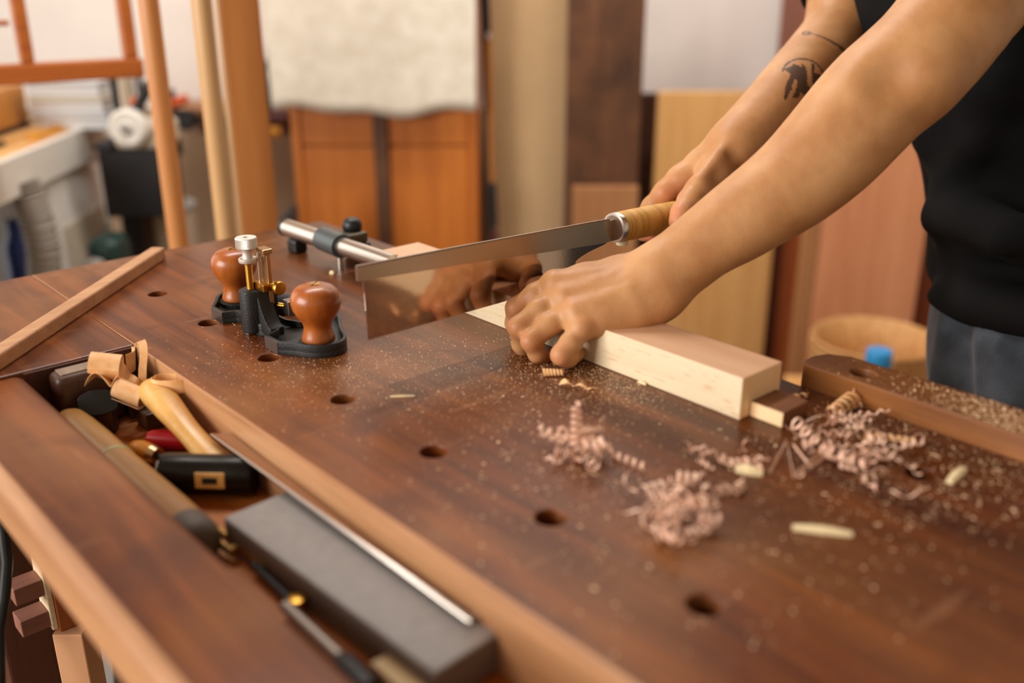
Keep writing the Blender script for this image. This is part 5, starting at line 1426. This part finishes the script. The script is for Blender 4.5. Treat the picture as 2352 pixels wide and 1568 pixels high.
    MB().lathe([(.0335,zc*.4605), (.034,zc*.47), (.034,zc-.06), (.02,zc-.03), (.02,zc)], 24).build('upper_can', M['navy'], f, smooth=40)
    f = thing('dark_cabinet', 'dark cupboard side at far left edge under worktable', 'cupboard', (float(A[0]), float(A[1]), 0), ang)
    MB().box(-.22, .10, .06, .40, 0, zz-.0128, .004).build('carcass', M['dark'], f)
    MB().box(-.20, .08, .046, .0595, .06, zz-.10, .002).build('door', M['walnut'], f)
    a, z = room(338, 545, 2.45); f = rthing('cream_bin', 'cream round bin standing behind the black pedestal', 'bin', a, 2.55, 0)
    zc = ZB+room(338, 500, 2.45)[1]
    MB().lathe([(.085,0), (.09,.005), (.095,zc-.01), (.098,zc)], 28).build('bin', M['cream'], f, smooth=40)
    MB().lathe([(.099,zc+.0005), (.1,zc+.004), (.1,zc+.012), (.06,zc+.02)], 28).build('lid', M['grey_plank'], f, smooth=40)
    a, z = room(232, 585, 2.1); f = rthing('teal_grinder', 'dark teal motor housing low behind the bench corner', 'motor', a, 2.1, 0)
    zc = ZB+room(232, 552, 2.1)[1]
    MB().box(-.036, .036, 0, .10, .02, zc, .025, 4).build('housing', M['teal'], f, smooth=40)
    MB().box(-.07, .07, -.01, .13, 0, .0195, .004).build('foot', M['dark'], f)
    MB().lathe([(.02,0), (.03,.004), (.03,.03), (.02,.034)], 20, Matrix.Translation(Vector((.0,-.03,zc-.06))) @ Matrix.Rotation(PI/2, 4, 'X')).build('wheel', M['grey_plank'], f, smooth=40)
    # chair-like frame standing on the box
    b = 1.85; TH = .62; a, z = room(70, 178, b)
    f = rthing('chair_frame', 'orange-brown wooden chair frame resting on a box at upper left', 'chair', a, b, ZB+z, tilt=TH)
    def Q(x, y):
        dd = ray(x, y); hf = float(dd@HD); k = float(dd@RT)/hf
        s_ = (k*b-a)/(math.cos(TH)-k*math.sin(TH)); bb = b+s_*math.sin(TH)
        return s_, HC+float(dd[2])*bb/hf-z
    def slab(nm, x0, x1, y0, y1, dep, th, m='frame_wood', z0=None, z1=None):
        p, q = Q(x0, y0), Q(x1, y1); MB().box(p[0], q[0], dep, dep+th, q[1] if z0 is None else z0, p[1] if z1 is None else z1, .004).build(nm, M[m], f)
    rt_, rb_ = Q(160, 142)[1], Q(160, 188)[1]
    slab('rail', -120, 312, 0, 0, 0, .032, z0=rb_, z1=rt_)
    slab('stile', 272, 303, 0, 0, .002, .028, z0=rt_+.0003, z1=rt_+.34)
    slab('stile', 26, 58, 0, 0, .002, .028, z0=rt_+.0003, z1=rt_+.34)
    slab('spindle', -90, 25.5, 50, 60, .010, .012)
left_bench()
# -- dark bracket at the far bench corner, and things low at the left under the bench edge
a, z = room(672, 490, 2.35); g = rthing('dark_crate', 'dark tapered box behind far end of the clamp, left of cabinet', 'crate', a-.015, 2.35, 0)
zt = ZB+room(672, 470, 2.35)[1]
MB().prism([(-.06,0), (.03,0), (.03,zt), (.015,zt), (-.05,zt-.10)], 0, .2, M=Matrix.Rotation(PI/2, 4, 'X') @ Matrix.Scale(1,4), bev=.002).build('box', M['dark'], g)
MB().box(-.05, .02, -.206, -.2005, .05, .30, .001).build('panel', M['walnut'], g)
def under_left():
    t = .93; ang = -YAW+.75
    p = at_t(120, 1400, t); base = thing('jointed_trestle', 'pale wooden trestle with projecting joint fingers below left bench edge', 'trestle', (float(p[0]), float(p[1]), 0), ang)
    ex = np.array([math.cos(ang), math.sin(ang), 0]); ey = np.array([-math.sin(ang), math.cos(ang), 0])
    def L(x, y, tt=t):
        w = at_t(x, y, tt); q = w-p; return Vector((float(q@ex), float(q@ey), float(w[2])+ZB))
    wm = plain('trestle_wood', (214,160,118), .6, var=.06, bscale=60); dm = wood('trestle_dark', (120,74,58), (146,98,80), (.1,1,1), 60, .6, .1); rm = wood('trestle_red', (150,78,28), (176,98,40), (1,1,.1), 60, .5, .1)
    o = L(112, 1420); zt = o.z
    MB().box(o.x, o.x+.028, o.y-.030, o.y, 0, zt, .0012, M=Matrix.Translation(Vector((o.x, o.y-.02, 0))) @ Matrix.Rotation(-.75, 4, 'Z') @ Matrix.Translation(Vector((-o.x, -o.y+.02, 0)))).build('upright', wm, base)
    MB().box(o.x+.0005, o.x+.0445, o.y-.0295, o.y-.0005, zt+.0002, zt+.075, .0012).build('upper_block', rm, base)
    MB().box(o.x-.005, o.x+.0002, o.y-.028, o.y-.001, zt+.004, zt+.074, .001).build('face_strip', M['beech'], base)
    for k in (0, 1):
        MB().box(o.x-.030, o.x-.0002-.005, o.y-.026, o.y-.004, zt+.008+.034*k, zt+.025+.034*k, .0008).build('joint_finger', dm, base)
    MB().box(o.x-.03, o.x+.08, o.y-.06, o.y+.05, -.0, .03, .002).build('foot', wm, base)
    c = thing('power_cable', 'thick black cable hanging down below left bench edge', 'cable', G(at_t(8, 1400, .86)))
    o = at_t(8, 1400, .86); pts = []
    for x, y in ((-20,1100),(-4,1160),(8,1220),(16,1290),(10,1370),(-2,1440),(-2,1520),(0,1600)):
        q = at_t(x, y, .86)-o; pts.append(tuple(q))
    zb = -(float(o[2])+ZB)+.006
    pts += [(pts[-1][0], pts[-1][1]+.02, zb*.7), (pts[-1][0], pts[-1][1]+.05, zb), (pts[-1][0]-.2, pts[-1][1]+.15, zb)]
    MB().tube(pts, .0052, 14).build('cable', M['rubber'], c, smooth=60)
    MB().lathe([(.006,0), (.009,.004), (.009,.03), (.006,.034)], 16, Matrix.Translation(Vector(pts[-1]))@Matrix.Rotation(PI/2,4,'Y')).build('plug', M['black'], c, smooth=40)
    q = at_t(95, 1470, 1.25); g = thing('grey_board', 'grey board leaning in the dark below left bench edge', 'board', (float(q[0]), float(q[1]), 0), -YAW-.2)
    MB().box(-.035, .035, 0, .02, 0, ZB+float(at_t(110, 1385, 1.25)[2]), .002, M=Matrix.Rotation(math.radians(9), 4, 'Y')).build('board', M['grey_plank'], g)
    q = at_t(40, 1440, 1.45); g = thing('brown_chest', 'dark reddish brown wooden chest low on the floor at far left', 'chest', (float(q[0])-.1, float(q[1])+.05, 0), -YAW)
    h = ZB+float(at_t(60, 1290, 1.45)[2])
    MB().box(-.3, .22, 0, .3, 0, h, .004).build('chest', M['cedar_red'], g)
    MB().box(-.31, .23, -.01, .31, h+.0005, h+.02, .003).build('lid', M['cedar'], g)
under_left()
# ------------------------------------------------------------------ camera, light, render settings
cam = bpy.data.cameras.new('camera'); co = bpy.data.objects.new('camera', cam); COL.objects.link(co)
cam.sensor_width = 36.0; cam.lens = FPX/2352*36.0
co.location = (0, 0, HC+ZB); co.rotation_euler = (PI/2-PITCH, 0, -YAW)
cam.dof.use_dof = True; cam.dof.focus_distance = .945; cam.dof.aperture_fstop = 2.2
cam.clip_start = .02
SC.camera = co
def area(name, loc, target, size, size_y, power, color):
    l = bpy.data.lights.new(name, 'AREA'); l.shape = 'RECTANGLE'; l.size = size; l.size_y = size_y; l.energy = power; l.color = color
    o = bpy.data.objects.new(name, l); COL.objects.link(o); o.location = loc
    o.rotation_euler = (Vector(target)-Vector(loc)).to_track_quat('-Z', 'Y').to_euler(); return o
W = bpy.data.worlds.new('world'); SC.world = W; W.use_nodes = True
W.node_tree.nodes['Background'].inputs['Color'].default_value = (1.0, .81, .60, 1)
W.node_tree.nodes['Background'].inputs['Strength'].default_value = .56
SC.view_settings.view_transform = 'Standard'; SC.view_settings.look = 'None'
SC.view_settings.exposure = 0.0; SC.view_settings.gamma = 1.0; SC.view_settings.use_curve_mapping = False
SC.cycles.use_denoising = True
SC.cycles.max_bounces = 6; SC.cycles.diffuse_bounces = 3; SC.cycles.glossy_bounces = 4
SC.cycles.sample_clamp_indirect = 6.0; SC.cycles.caustics_reflective = False; SC.cycles.caustics_refractive = False
# ------------------------------------------------------------------ daylight through the two windows
def win_light(name, b0, b1, power, tilt, zc=1.65, hz=1.3):
    x, y, _ = RW(WL-.02, (b0+b1)/2); o = area(name, (x, y, zc), RW(1, (b0+b1)/2+tilt, 1.25), b1-b0-.1, hz, power, (1.0, .97, .93)); return o
win_light('daylight_front', -1.35, .45, 87, 1.0)
win_light('daylight_back', 1.45, 2.6, 12, .3, 1.3, 1.95)
# added lamp out of view, put in to brighten the back wall
lx, ly, _ = RW(.75, 2.15)
lp = thing('added_lamp', 'long white added fill lamp near the back wall, above the picture', 'lamp', (lx, ly, 2.64), -YAW)
MB().box(-.62, .62, -.06, .06, .0, .0605, .004).build('housing', M['white'], lp)
la = area('added_lamp_light', (lx, ly, 2.62), RW(.75, 3.1, 1.5), 1.2, .10, 36, (1.0, .95, .90))

lx, ly, _ = RW(-.45, 1.75)
lp = thing('added_lamp', 'long white added fill lamp over the white worktable, above the picture', 'lamp', (lx, ly, 2.64), -YAW)  # second added lamp, unseen, lifts the light on the worktable
MB().box(-.62, .62, -.06, .06, .0, .0605, .004).build('housing', M['white'], lp)
la = area('added_lamp_light', (lx, ly, 2.62), (lx, ly, 0), 1.2, .10, 27, (1.0, .95, .90))
